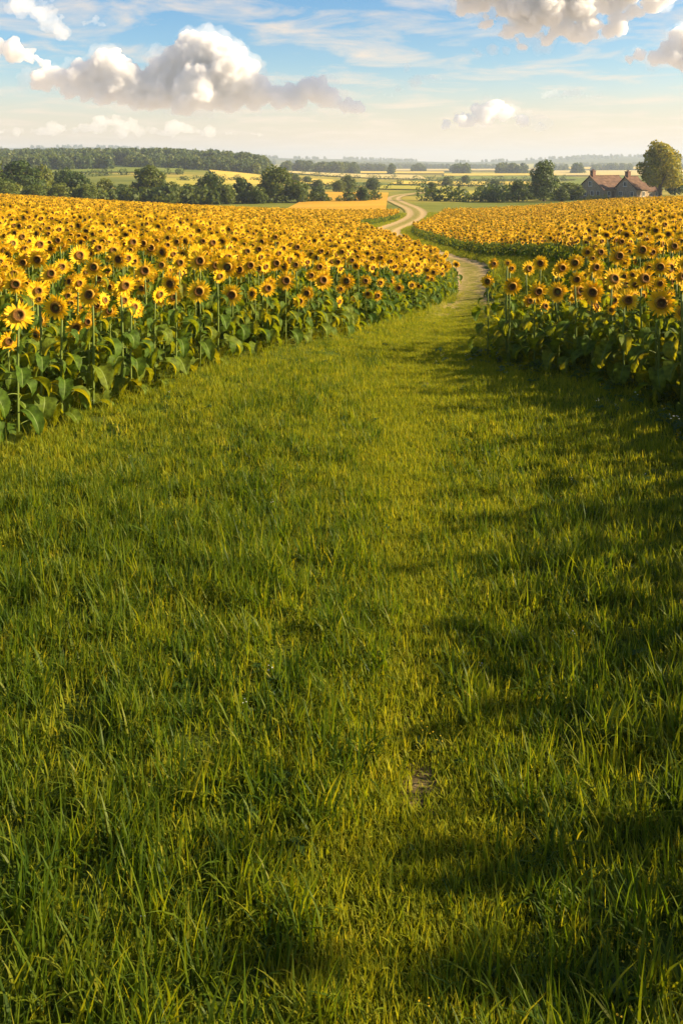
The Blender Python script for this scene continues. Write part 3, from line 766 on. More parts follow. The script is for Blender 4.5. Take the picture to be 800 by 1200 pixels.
# ------------------------------------------------------------------ grass
def tuft_geo(seed, n, rad, hmin, hmax, wide=.0042, lean=.5, mat='grass'):
    r = random.Random(seed); V = []; Fc = []
    for k in range(n):
        q = rad * math.sqrt(r.random()); a = r.uniform(0, 6.28); bx, by = q * math.cos(a), q * math.sin(a)
        h = r.uniform(hmin, hmax) * (1.0 if r.random() < .85 else 1.35); ln = abs(r.gauss(0, lean)) + .08; da = r.uniform(0, 6.28)
        curl = r.uniform(.3, 1.5); w = wide * r.uniform(.6, 1.3); ns = 4
        dx, dy = math.cos(da), math.sin(da); tx, ty = -dy, dx
        twist = r.uniform(-.8, .8)
        b = len(V); ang = PI / 2 - ln * .35; px = pz = 0
        for i in range(ns + 1):
            t = i / ns; ww = w * (1 - t ** 1.6) if i < ns else 0
            ct, st_ = math.cos(twist * t), math.sin(twist * t)
            cx, cy_ = bx + dx * px, by + dy * px
            ox, oy = (tx * ct + dx * st_) * ww, (ty * ct + dy * st_) * ww
            if i < ns: V.append((cx - ox, cy_ - oy, pz)); V.append((cx + ox, cy_ + oy, pz))
            else: V.append((cx, cy_, pz))
            px += math.cos(ang) * h / ns; pz += math.sin(ang) * h / ns; ang -= ln * curl / ns * 1.6
        for i in range(ns - 1): Fc.append((b + 2 * i, b + 2 * i + 1, b + 2 * i + 3, b + 2 * i + 2))
        Fc.append((b + 2 * ns - 2, b + 2 * ns - 1, b + 2 * ns))
    return mesh_np('tuft', V, Fc, [M[mat]])

def vnoise(x, y, s, seed):
    """smooth value noise"""
    g = np.random.default_rng(seed).random((97, 97)); u = x / s + 400.3; v = y / s + 400.7
    i = np.floor(u).astype(int); j = np.floor(v).astype(int); fu = u - i; fv = v - j; fu = fu * fu * (3 - 2 * fu); fv = fv * fv * (3 - 2 * fv)
    q = lambda a, b: g[a % 97, b % 97]
    return (q(i, j) * (1 - fu) + q(i + 1, j) * fu) * (1 - fv) + (q(i, j + 1) * (1 - fu) + q(i + 1, j + 1) * fu) * fv

def build_grass():
    pr = [tuft_geo(1 + i, 34, .11, .08, .19, .0056, .75) for i in range(5)]                     # 0-4 meadow grass
    pr += [tuft_geo(20 + i, 24, .08, .16, .29, .0066, .95) for i in range(3)]         # 5-7 long tussocks
    pr += [tuft_geo(40 + i, 60, .14, .035, .085, .0044, 1.1, 'turf') for i in range(3)]        # 8-10 short trodden turf
    pr += [tuft_geo(60 + i, 70, .30, .16, .30, .009, .6, 'turf') for i in range(3)]          # 11-13 coarse far grass
    pr += [tuft_geo(80 + i, 9, .10, .26, .48, .0036, .5, 'turf') for i in range(2)]          # 14-15 thin tall stalks
    PP = []; II = []; SS = []
    def batch(y0, y1, dens, wide):
        n = int((y1 - y0) * 2 * wide * dens); x = rng.uniform(-wide, wide, n); y = rng.uniform(y0, y1, n)
        k = (np.abs(x) < .5 * np.maximum(y, 0) + 1.6); return x[k], y[k]
    for (y0, y1, dens) in ((-.5, 9, 95), (9, 16, 75), (16, 40, 45)):
        x, y = batch(y0, y1, dens, .5 * y1 + 1.6)
        inl = inside(LEFT, x, y); inr = inside(RIGHT, x, y)
        e = np.minimum(edge_dist(LEFT, x, y), edge_dist(RIGHT, x, y))
        k = ~((inl | inr) & (e > .9)) & ((y < 30) | (np.abs(x - np.interp(y, PATH_C[:, 1], PATH_C[:, 0])) < 5)); x, y, e = x[k], y[k], e[k]
        pd = path_dist(x, y); cl = vnoise(x, y, .55, 3) * .6 + vnoise(x, y, 1.9, 5) * .6
        core = np.interp(y, [0, 4, 6, 10, 18, 26], [.10, .22, .14, .4, .8, 1.0])
        trod = np.clip(1 - (pd + .25 * (vnoise(x, y, .4, 12) - .5) - core * .5) / core, 0, 1) * np.interp(y, [0, 3.2, 3.9, 4.6, 6, 9, 14], [.25, .5, .95, .8, .3, .5, .9])
        u = rng.random(len(x))
        idx = np.where(u < np.interp(y, [3, 8], [.42, .16]) + .25 * (cl > .75), rng.integers(5, 8, len(x)), rng.integers(0, 5, len(x)))
        idx = np.where(trod > rng.random(len(x)) * .7 + .15, rng.integers(8, 11, len(x)), idx)
        bare = (trod > .72) & (y > 3.5) & (y < 4.9) & (vnoise(x, y, .3, 9) > .5) & (rng.random(len(x)) < .85)
        s = (.66 + .50 * cl) * (1 - .45 * trod) * np.interp(y, [0, 6, 12, 25], [1.0, .85, .66, .6]) * rng.uniform(.8, 1.2, len(x))
        s *= np.interp(e, [0, .5, 1.5], [.35, .5, 1.0])
        idx = np.where(rng.random(len(x)) < np.interp(y, [6, 9, 15], [0, .3, .72]), rng.integers(8, 11, len(x)), idx)  # more of the lightened turf farther off, painting in the sunlit band
        s = np.where(idx >= 8, s * np.interp(y, [6, 14], [1, 1.9]), s) * np.where(pd < 1.2, np.interp(y, [16, 26], [1, .5]), 1)
        rut = np.where(pd < 1.45, np.interp(y, [18, 26], [0, .95]), 0)
        rut = np.maximum(rut, np.exp(-((pd - .7) / .3) ** 2) * np.interp(y, [20, 34], [.25, .97]))
        idx = np.where((idx < 8) & (trod > .3), rng.integers(8, 11, len(x)), idx)
        k = ~bare & (rng.random(len(x)) > rut)
        PP.append(np.stack([x, y], 1)[k]); II.append(idx[k]); SS.append(s[k])
    n = 5200; y = 13 * rng.random(n) ** .6; x = rng.uniform(-.5, .5, n) * (y + 2.5)
    k = ~(inside(LEFT, x, y) | inside(RIGHT, x, y)) & (y > 1.5); x, y = x[k], y[k]
    PP.append(np.stack([x, y], 1)); II.append(rng.integers(8, 11, len(x))); SS.append(rng.uniform(.9, 1.6, len(x)))
    # dry stalks along the field margins
    n = 30000; x = rng.uniform(-6, 6, n); y = rng.uniform(6, 30, n)
    e = np.minimum(edge_dist(LEFT, x, y), edge_dist(RIGHT, x, y)); k = (e < .45) & (np.abs(x) < .5 * y + 1) & (rng.random(n) < .25); x, y = x[k], y[k]
    PP.append(np.stack([x, y], 1)); II.append(rng.integers(14, 16, len(x))); SS.append(rng.uniform(.3, .7, len(x)))
    # short turf filling the worn line and the mown-looking slope before the track
    n = 26000; y = np.where(rng.random(n) < .3, rng.uniform(2.3, 16, n), rng.uniform(14, 48, n)); cx = np.interp(y, PATH_C[:, 1], PATH_C[:, 0]); x = cx + rng.normal(0, 1, n) * np.interp(y, [2, 6, 22, 48], [.22, .35, 1.0, 1.3])
    k = ~(inside(LEFT, x, y) | inside(RIGHT, x, y)); k &= ~((y > 3.6) & (y < 4.6) & (np.abs(x - np.interp(y, PATH_C[:, 1], PATH_C[:, 0])) < .13) & (vnoise(x, y, .2, 19) > .35)); k &= rng.random(n) > np.exp(-((path_dist(x, y) - .7) / .3) ** 2) * np.interp(y, [22, 42], [.1, .97]) + np.interp(y, [18, 27], [0, .93]); x, y = x[k], y[k]
    PP.append(np.stack([x, y], 1)); II.append(rng.integers(8, 11, len(x))); SS.append(rng.uniform(.6, 1.2, len(x)) * np.where(path_dist(x, y) < 1.2, np.interp(y, [14, 26], [1, .55]), 1.2))
    # verges of the track farther on
    n = 26000; y = 26 * (145 / 26) ** rng.random(n); cx = np.interp(y, PATH_C[:, 1], PATH_C[:, 0]); x = cx + rng.uniform(-9, 9, n)
    k = ~(inside(LEFT, x, y) | inside(RIGHT, x, y)); x, y = x[k], y[k]; pd = path_dist(x, y)
    k = pd > np.interp(y, [26, 70, 140], [.9, 1.4, 1.8]); x, y = x[k], y[k]
    PP.append(np.stack([x, y], 1)); II.append(rng.integers(11, 14, len(x))); SS.append(rng.uniform(.6, 1.2, len(x)))
    P = np.vstack(PP); idx = np.concatenate(II); s = np.concatenate(SS)
    k = ~(on_soil(P[:, 0], P[:, 1]) & (rng.random(len(P)) < np.where((idx >= 8) & (idx < 11), .72, .97))); P, idx, s = P[k], idx[k], s[k]
    P3 = np.column_stack([P, ground(P[:, 0], P[:, 1]) - .008])
    n = len(P); rot = np.zeros((n, 3)); rot[:, 2] = rng.uniform(0, 6.28, n); rot[:, :2] = rng.normal(0, .08, (n, 2))
    scl = np.stack([s ** .5, s ** .5, s], 1)
    print('tufts', n)
    scatter('grass', pr, P3, rot, scl, idx, label='long meadow grass between and along the sunflower fields', cat='grass')
build_grass()

def build_small_flowers():
    def weed(seed, flowers, mt):
        r = random.Random(seed); mb = MB()
        for k in range(7):
            a = r.uniform(0, 6.28); L0 = r.uniform(.06, .13); w = L0 * .35; z = r.uniform(.02, .14)
            d = Vector((math.cos(a), math.sin(a), 0)); t = Vector((-d.y, d.x, 0)); p = Vector((r.uniform(-.03, .03), r.uniform(-.03, .03), z))
            mb.add([p, p + d * L0 * .5 + t * w + Vector((0, 0, .03)), p + d * L0 - Vector((0, 0, .01)), p + d * L0 * .5 - t * w + Vector((0, 0, .03))], [(0, 1, 2, 3)], 0)
        for k in range(flowers):
            x, y = r.uniform(-.07, .07), r.uniform(-.07, .07); h = r.uniform(.14, .26)
            mb.tube([(x * .4, y * .4, 0), (x, y, h)], .0015, 3, 0)
            q = r.uniform(.006, .010)
            for j in range(5):
                a = 6.28 * j / 5; c, s_ = math.cos(a), math.sin(a)
                mb.add([(x, y, h), (x + q * (c - .5 * s_), y + q * (s_ + .5 * c), h + .004), (x + q * 1.3 * c, y + q * 1.3 * s_, h + .005), (x + q * (c + .5 * s_), y + q * (s_ - .5 * c), h + .004)], [(0, 1, 2, 3)], 1)
        return mb.mesh('weed', [M['weed'], mt])
    pr = [weed(1, 3, M['white_petal']), weed(2, 4, M['yellow_petal']), weed(3, 0, M['white_petal']), weed(4, 0, M['white_petal'])]
    n = 260; y = 2.2 + 18 * rng.random(n) ** 1.3; x = rng.uniform(-.46, .46, n) * y
    idx = rng.choice([0, 1, 2, 3], n, p=[.10, .16, .37, .37])
    n2 = 130; y2 = rng.uniform(7.5, 15, n2); x2 = np.interp(y2, [7.5, 9.7, 11.7, 13, 14.2], [4, 3.9, 3.3, 2.7, 2.5]) - np.abs(rng.normal(0, .5, n2)) + .3
    x = np.concatenate([x, x2]); y = np.concatenate([y, y2]); idx = np.concatenate([idx, rng.choice([0, 2, 3], n2, p=[.4, .3, .3])])
    k = ~((inside(LEFT, x, y) & (edge_dist(LEFT, x, y) > .3)) | (inside(RIGHT, x, y) & (edge_dist(RIGHT, x, y) > .4))); x, y, idx = x[k], y[k], idx[k]
    n = len(x); s = rng.uniform(.6, 1.2, n) * np.where(np.arange(n) < 250, .45, .9)
    rot = np.zeros((n, 3)); rot[:, 2] = rng.uniform(0, 6.28, n)
    scatter('wildflowers', pr, np.column_stack([x, y, ground(x, y) - .005]), rot, np.stack([s, s, s], 1), idx, label='tiny white and yellow wildflowers and weeds in the grass', cat='wildflowers')
build_small_flowers()

# ------------------------------------------------------------------ trees
def leaf_cloud(lobes, n, size, seed, shell=.22):
    r = np.random.default_rng(seed); lobes = np.asarray(lobes, float)
    area = (lobes[:, 3] * lobes[:, 4] + lobes[:, 3] * lobes[:, 5] + lobes[:, 4] * lobes[:, 5]); pr = area / area.sum()
    li = r.choice(len(lobes), n, p=pr); lb = lobes[li]
    dr = r.normal(size=(n, 3)); dr /= np.linalg.norm(dr, axis=1)[:, None]
    q = 1 - np.abs(r.normal(0, shell, n)); q = np.clip(q, .25, 1.0) + r.normal(0, .05, n)
    c = lb[:, :3] + dr * lb[:, 3:] * q[:, None]
    nrm = dr + r.normal(0, .55, (n, 3)); nrm /= np.linalg.norm(nrm, axis=1)[:, None]
    t = np.cross(nrm, r.normal(size=(n, 3))); t /= np.linalg.norm(t, axis=1)[:, None]; b = np.cross(nrm, t)
    s = (size * r.uniform(.6, 1.4, n))[:, None]
    V = np.stack([c - t * s, c - b * s * .62, c + t * s, c + b * s * .62], 1).reshape(-1, 3)
    Fc = np.arange(n * 4).reshape(-1, 4)
    return V, Fc
def crown_mesh(seed, w, h, base, n, size, mat, kind='round'):
    r = random.Random(seed); lobes = []
    nl = r.randint(13, 18)
    for k in range(nl):
        t = (k + .5) / nl; a = k * 2.4 + r.uniform(-.4, .4); z = base + h * (.06 + .84 * t)
        prof = math.sin(PI * min(1, .16 + .80 * t)) ** .7 if kind == 'round' else (1 - t) ** .6 + .15
        q = w * .5 * prof * r.uniform(.45, .78); R = w * r.uniform(.15, .25)
        lobes.append((q * math.cos(a), q * math.sin(a), z, R, R, R * r.uniform(.7, 1.0)))
    lobes.append((0, 0, base + h * .5, w * .30, w * .30, h * .36))
    V, Fc = leaf_cloud(lobes, n, size, seed)
    return mesh_np('crown', V, Fc, [mat], smooth=False)
def trunk_mesh(seed, w, h, base):
    r = random.Random(seed); mb = MB(); R = .035 * (h + base) ** 1.05
    mb.tube([(0, 0, -.3), (0, 0, .3), (.05, .03, base), (.1, -.05, base + h * .4), (0, 0, base + h * .75)], [R * 1.4, R, R * .8, R * .5, R * .15], 8)
    for k in range(6):
        a = k * 1.05 + r.uniform(-.3, .3); z0 = base + h * r.uniform(.0, .35); q = w * .34
        mb.tube([(0, 0, z0), (q * .5 * math.cos(a), q * .5 * math.sin(a), z0 + h * .16), (q * math.cos(a), q * math.sin(a), z0 + h * .36)], [R * .45, R * .3, R * .1], 6)
    return mb.mesh('trunk', [M['bark']])
TREES = {}
for i in range(4): TREES['dark', i] = (crown_mesh(30 + i, 7.5, 7.5, .5, 3000, .30, M['crown_dark']), trunk_mesh(30 + i, 7.5, 7.5, 1.4))
for i in range(3): TREES['mid', i] = (crown_mesh(50 + i, 7.0, 7.0, .5, 2800, .29, M['crown_mid']), trunk_mesh(50 + i, 7, 7, 1.4))
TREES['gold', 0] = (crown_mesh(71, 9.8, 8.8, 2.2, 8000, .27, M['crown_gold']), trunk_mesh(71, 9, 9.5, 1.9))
TREES['big', 0] = (crown_mesh(75, 8.2, 8.2, 1.2, 4200, .28, M['crown_mid']), trunk_mesh(75, 8.2, 8.2, 1.2))
TG = 'trees of the valley beyond the sunflower fields'
def tree(px, d, kind, i, wpx, hpx, label, rz=0.0):
    """a tree that is wpx wide and hpx tall in photo pixels at depth d"""
    x, y = at(px, d); me, tk = TREES[kind, i]
    bw, bh = {'dark': (6.2, 8.2), 'mid': (5.8, 7.7), 'gold': (9.4, 10.8), 'big': (8.2, 9.2)}[kind]
    sx = wpx / F * d / bw; sz = hpx / F * d / bh
    root = empty('tree', (x, y, gz(x, y) - .1), rz or random.uniform(0, 6.28)); tag(root, label, 'tree', TG)
    obj('trunk', tk, root, scl=(sx, sx, sz)); obj('crown', me, root, scl=(sx, sx, sz))
    return root
# by the farmhouse
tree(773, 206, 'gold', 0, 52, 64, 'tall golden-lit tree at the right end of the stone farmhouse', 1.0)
tree(637, 205, 'big', 0, 38, 46, 'round full tree left of the farmhouse, lit yellow on its right side', 2.0)
tree(607, 212, 'dark', 1, 20, 26, 'small dark tree at the left foot of the round full tree')
# the row behind the left field
ROW = [(-60, 200, 'dark', 0, 60, 66, 'dark tree just past the left photo edge, end of the tree row'),
 (-14, 195, 'dark', 2, 52, 62, 'tallest dark tree at the left edge of the photo'),
 (22, 200, 'dark', 1, 44, 58, 'broad dark tree with a stepped crown near the left photo edge'),
 (48, 205, 'mid', 0, 24, 50, 'narrow lighter tree beside the broad dark one near the left edge'),
 (4, 180, 'mid', 1, 22, 30, 'low light-green tree in front of the tallest dark trees'),
 (40, 182, 'mid', 2, 24, 26, 'low round tree at the field edge under the narrow lighter tree'),
 (76, 215, 'dark', 3, 28, 46, 'pointed dark tree left of a sloping tree clump'),
 (92, 195, 'dark', 0, 28, 42, 'dark tree leaning right in the sloping clump'),
 (104, 190, 'mid', 1, 20, 30, 'small tree at the low right end of the sloping clump'),
 (70, 188, 'mid', 0, 22, 28, 'small round tree at the low left end of the sloping clump'),
 (124, 205, 'mid', 2, 22, 34, 'medium tree filling the gap before the domed dark tree'),
 (143, 200, 'dark', 2, 18, 28, 'low dark tree touching the left foot of the domed tree'),
 (175, 205, 'dark', 1, 36, 55, 'domed dark tree standing above its row in the left half'),
 (200, 200, 'mid', 0, 22, 32, 'lower tree against the right foot of the domed dark tree'),
 (222, 205, 'dark', 3, 20, 28, 'squat dark tree between the domed tree and a round one'),
 (246, 208, 'dark', 0, 30, 42, 'round dark tree behind the middle of the left field'),
 (266, 204, 'mid', 1, 18, 28, 'lower tree on the right side of the round dark one'),
 (284, 210, 'dark', 2, 24, 36, 'dark tree right of the centre-left gap in the row'),
 (324, 212, 'dark', 3, 36, 52, 'large spreading dark tree at the right end of the row'),
 (302, 206, 'mid', 2, 18, 24, 'small tree at the left foot of the large spreading tree'),
 (350, 212, 'mid', 0, 22, 30, 'lower tree leaning on the right of the large spreading tree'),
 (372, 216, 'dark', 1, 18, 22, 'small dark tree right of the spreading tree'),
 (425, 212, 'dark', 2, 15, 19, 'lone dark tree above the orange field left of the track'),
 (397, 300, 'mid', 1, 14, 17, 'round tree in the hedge line above the spreading tree'),
 (408, 310, 'dark', 0, 16, 20, 'taller tree right of the gap in the hedge line'),
 (437, 330, 'dark', 3, 14, 16, 'small round tree further along the hedge line'),
 (372, 330, 'mid', 2, 14, 14, 'small pale tree on the rise between two golden fields'),
 (505, 260, 'dark', 1, 14, 18, 'tree where the track disappears into the hedges'),
 (524, 420, 'dark', 2, 11, 13, 'small tree alone on the far valley fields'),
 (545, 500, 'mid', 0, 10, 11, 'tiny pale tree among the far valley fields'),
 (345, 420, 'dark', 0, 14, 14, 'tree at the end of the wooded ridge'),
 (360, 440, 'mid', 1, 10, 10, 'tiny tree below the wooded ridge end'),
 (580, 380, 'dark', 3, 12, 12, 'small tree above the hedge beside the right field'),
 (668, 212, 'mid', 1, 26, 22, 'bushy low tree between the round tree and the farmhouse'),
 (657, 200, 'dark', 2, 16, 18, 'small dark tree tucked against the round full tree'),
 (790, 240, 'dark', 1, 22, 30, 'dark tree behind the golden-lit tree at the right photo edge'),
 (822, 215, 'mid', 2, 36, 40, 'tree just past the right photo edge')]
for px, d, kd, i, w, h, lb in ROW: tree(px, d, kd, i, w * 1.05, h * (.86 if px < 400 else .95), lb)

# hedges: each a thing of its own
def hedge(p0, p1, hpx, label, mat='crown_dark', n=1600, wob=1.5):
    """p = (photo column, depth)"""
    r = np.random.default_rng(int(abs(p0[0]) * 7 + p0[1])); k = 26
    a = np.array(at(*p0)); b = np.array(at(*p1)); t = np.linspace(0, 1, k); P = a + (b - a) * t[:, None] + r.normal(0, wob, (k, 2))
    hh = hpx / F * (p0[1] + (p1[1] - p0[1]) * t) * r.uniform(.45, 1.2, k); z = ground(P[:, 0], P[:, 1])
    L0 = np.linalg.norm(b - a) / k
    c = P.mean(0); cz = z.min()
    lob = [(P[i, 0] - c[0], P[i, 1] - c[1], z[i] - cz + hh[i] * .42, max(L0 * .7, hh[i] * .5), hh[i] * .6, hh[i] * .58) for i in range(k)]
    V, Fc = leaf_cloud(lob, n, np.mean(hh) * .13, int(abs(p0[0])), .2)
    o = obj('hedge', mesh_np('hedge', V, Fc, [M[mat]], smooth=False), loc=(c[0], c[1], cz)); tag(o, label, 'hedge', 'hedgerows between the valley fields')
hedge((500, 215), (600, 205), 18, 'dark hedge along the far edge of the right sunflower field')
hedge((560, 230), (640, 220), 17, 'thick hedge leading up to the round full tree', 'crown_mid')
hedge((-40, 186), (130, 196), 19, 'low scrub hedge at the foot of the left tree row', 'crown_mid', 4200)
hedge((120, 196), (270, 205), 21, 'low hedge joining the domed dark tree to the round one', 'crown_dark', 4000)
hedge((260, 205), (425, 216), 13, 'broken hedge under the right end of the tree row', 'crown_dark', 4000)
hedge((355, 330), (450, 345), 9, 'hedge line behind the orange field', 'crown_dark')
hedge((215, 380), (330, 470), 7, 'hedge running downhill between the green and the golden field', 'crown_dark', 1800, 3)
hedge((100, 430), (215, 470), 9, 'hedge under the wooded ridge', 'crown_dark')
hedge((460, 420), (620, 430), 8, 'hedge crossing the middle of the valley', 'crown_dark', 1800)
hedge((500, 560), (660, 600), 7, 'distant hedge beyond the middle hedge of the valley', 'crown_dark', 1500)
hedge((330, 620), (520, 640), 6, 'distant hedge left of the valley middle', 'crown_dark', 1500)
hedge((690, 330), (860, 330), 8, 'hedge behind the stone farmhouse', 'crown_dark', 1500)
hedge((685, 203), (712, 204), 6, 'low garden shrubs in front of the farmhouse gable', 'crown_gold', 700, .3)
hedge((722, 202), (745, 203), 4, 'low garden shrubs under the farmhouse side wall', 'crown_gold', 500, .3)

# woods on the ridge and far woods
def build_woods():
    pr = [crown_mesh(90 + i, 8, 9, -.5, 420, .85, M['crown_dark']) for i in range(3)] + [crown_mesh(95, 8, 9, -.5, 420, .85, M['crown_mid'])]
    X = []; 
    def zone(px0, px1, d0, d1, n, sc):
        px = rng.uniform(px0, px1, n); d = d0 * (d1 / d0) ** rng.random(n); X.append(np.stack([(px - 400) / F * d, d, np.full(n, sc) * rng.uniform(.7, 1.25, n)], 1))
    zone(-200, 312, 640, 800, 900, 1.25); zone(-200, 290, 800, 1000, 500, 1.3)
    zone(-60, 130, 520, 640, 260, 1.0); zone(150, 305, 560, 640, 220, .9)
    for (a, b, d0, d1, n) in ((330, 470, 900, 960, 120), (400, 560, 1250, 1330, 160), (520, 680, 1000, 1060, 140), (330, 430, 1500, 1650, 160), (620, 860, 1500, 1600, 200),
                              (430, 620, 1900, 2050, 240), (320, 520, 2500, 2800, 420), (560, 900, 2300, 2500, 400), (640, 860, 3300, 3900, 300), (-200, 330, 3400, 4000, 500), (330, 640, 3500, 4100, 240), (850, 1100, 900, 1600, 300)):
        zone(a, b, d0, d1, n, 1.3)
    X = np.vstack(X); k = (X[:, 1] < 1010) & (X[:, 0] < 0) | (vnoise(X[:, 0] / X[:, 1] * 1000, np.log(X[:, 1]) * 60, 16, 77) > .5); X = X[k]; n = len(X); P = np.column_stack([X[:, 0], X[:, 1], ground(X[:, 0], X[:, 1]) - .5])
    rot = np.zeros((n, 3)); rot[:, 2] = rng.uniform(0, 6.28, n)
    scatter('woodland', pr, P, rot, np.stack([X[:, 2]] * 3, 1), rng.integers(0, 4, n), label='far woods on the ridge and across the valley', cat='woods')
build_woods()

# patchwork of far fields, each a sheet lying on the land
def field_mat(name, c0, c1):
    return solid(name, [(.35, c0), (.65, c1)], .05, .95, .05, 0, 8)
FM = {'gold': field_mat('ripe_crop', (.46, .33, .05), (.56, .41, .07)), 'orange': field_mat('far_sunflowers', (.42, .23, .02), (.52, .30, .03)),
      'green': field_mat('green_crop', (.12, .155, .022), (.17, .19, .03)), 'lime': field_mat('hay_meadow', (.28, .26, .035), (.36, .31, .045)), 'pale': field_mat('stubble', (.42, .33, .11), (.50, .40, .15))}
def field(name, corners, mat):
    """corners (photo column, depth): near-left, near-right, far-right, far-left"""
    c = np.array(corners, float); k = 22; s = np.linspace(0, 1, k)
    U, V = np.meshgrid(s, s)
    px = (c[0, 0] * (1 - U) + c[1, 0] * U) * (1 - V) + (c[3, 0] * (1 - U) + c[2, 0] * U) * V
    ld = np.log(c[:, 1]); d = np.exp((ld[0] * (1 - U) + ld[1] * U) * (1 - V) + (ld[3] * (1 - U) + ld[2] * U) * V)
    x = ((px - 400) / F * d).ravel(); y = d.ravel(); z = ground(x, y) + .0012 * y
    i, j = np.meshgrid(np.arange(k - 1), np.arange(k - 1), indexing='ij'); a = (i * k + j).ravel()
    tag(obj(name, mesh_np(name, np.stack([x, y, z], 1), np.stack([a, a + 1, a + k + 1, a + k], 1), [FM[mat]])), kind='structure')
field('orange_field', [(330, 158), (452, 160), (455, 285), (375, 290)], 'orange')
field('hay_field', [(505, 225), (625, 225), (610, 330), (520, 320)], 'lime')
field('crop_field', [(190, 300), (310, 290), (300, 400), (180, 410)], 'lime')
field('crop_field', [(45, 480), (215, 480), (215, 600), (70, 620)], 'green')
field('crop_field', [(262, 380), (345, 360), (300, 540), (245, 560)], 'gold')
field('crop_field', [(300, 420), (400, 400), (390, 520), (320, 520)], 'gold')
field('crop_field', [(425, 345), (530, 330), (540, 400), (450, 410)], 'lime')
field('crop_field', [(455, 450), (640, 440), (620, 550), (470, 540)], 'gold')
field('crop_field', [(330, 660), (500, 650), (490, 880), (340, 900)], 'pale')
field('crop_field', [(510, 620), (690, 620), (660, 800), (520, 800)], 'green')
field('crop_field', [(520, 820), (660, 820), (640, 990), (520, 990)], 'gold')
field('crop_field', [(640, 420), (900, 420), (900, 800), (700, 800)], 'green')
field('crop_field', [(640, 820), (900, 820), (880, 1350), (650, 1350)], 'pale')
field('crop_field', [(400, 980), (520, 1000), (520, 1240), (390, 1240)], 'gold')
field('crop_field', [(430, 1350), (640, 1350), (640, 1850), (430, 1850)], 'pale')
field('crop_field', [(620, 1620), (880, 1620), (900, 2250), (640, 2250)], 'gold')
field('crop_field', [(340, 1700), (430, 1700), (430, 2400), (350, 2400)], 'gold')
field('crop_field', [(440, 2100), (640, 2100), (640, 2800), (440, 2800)], 'lime')

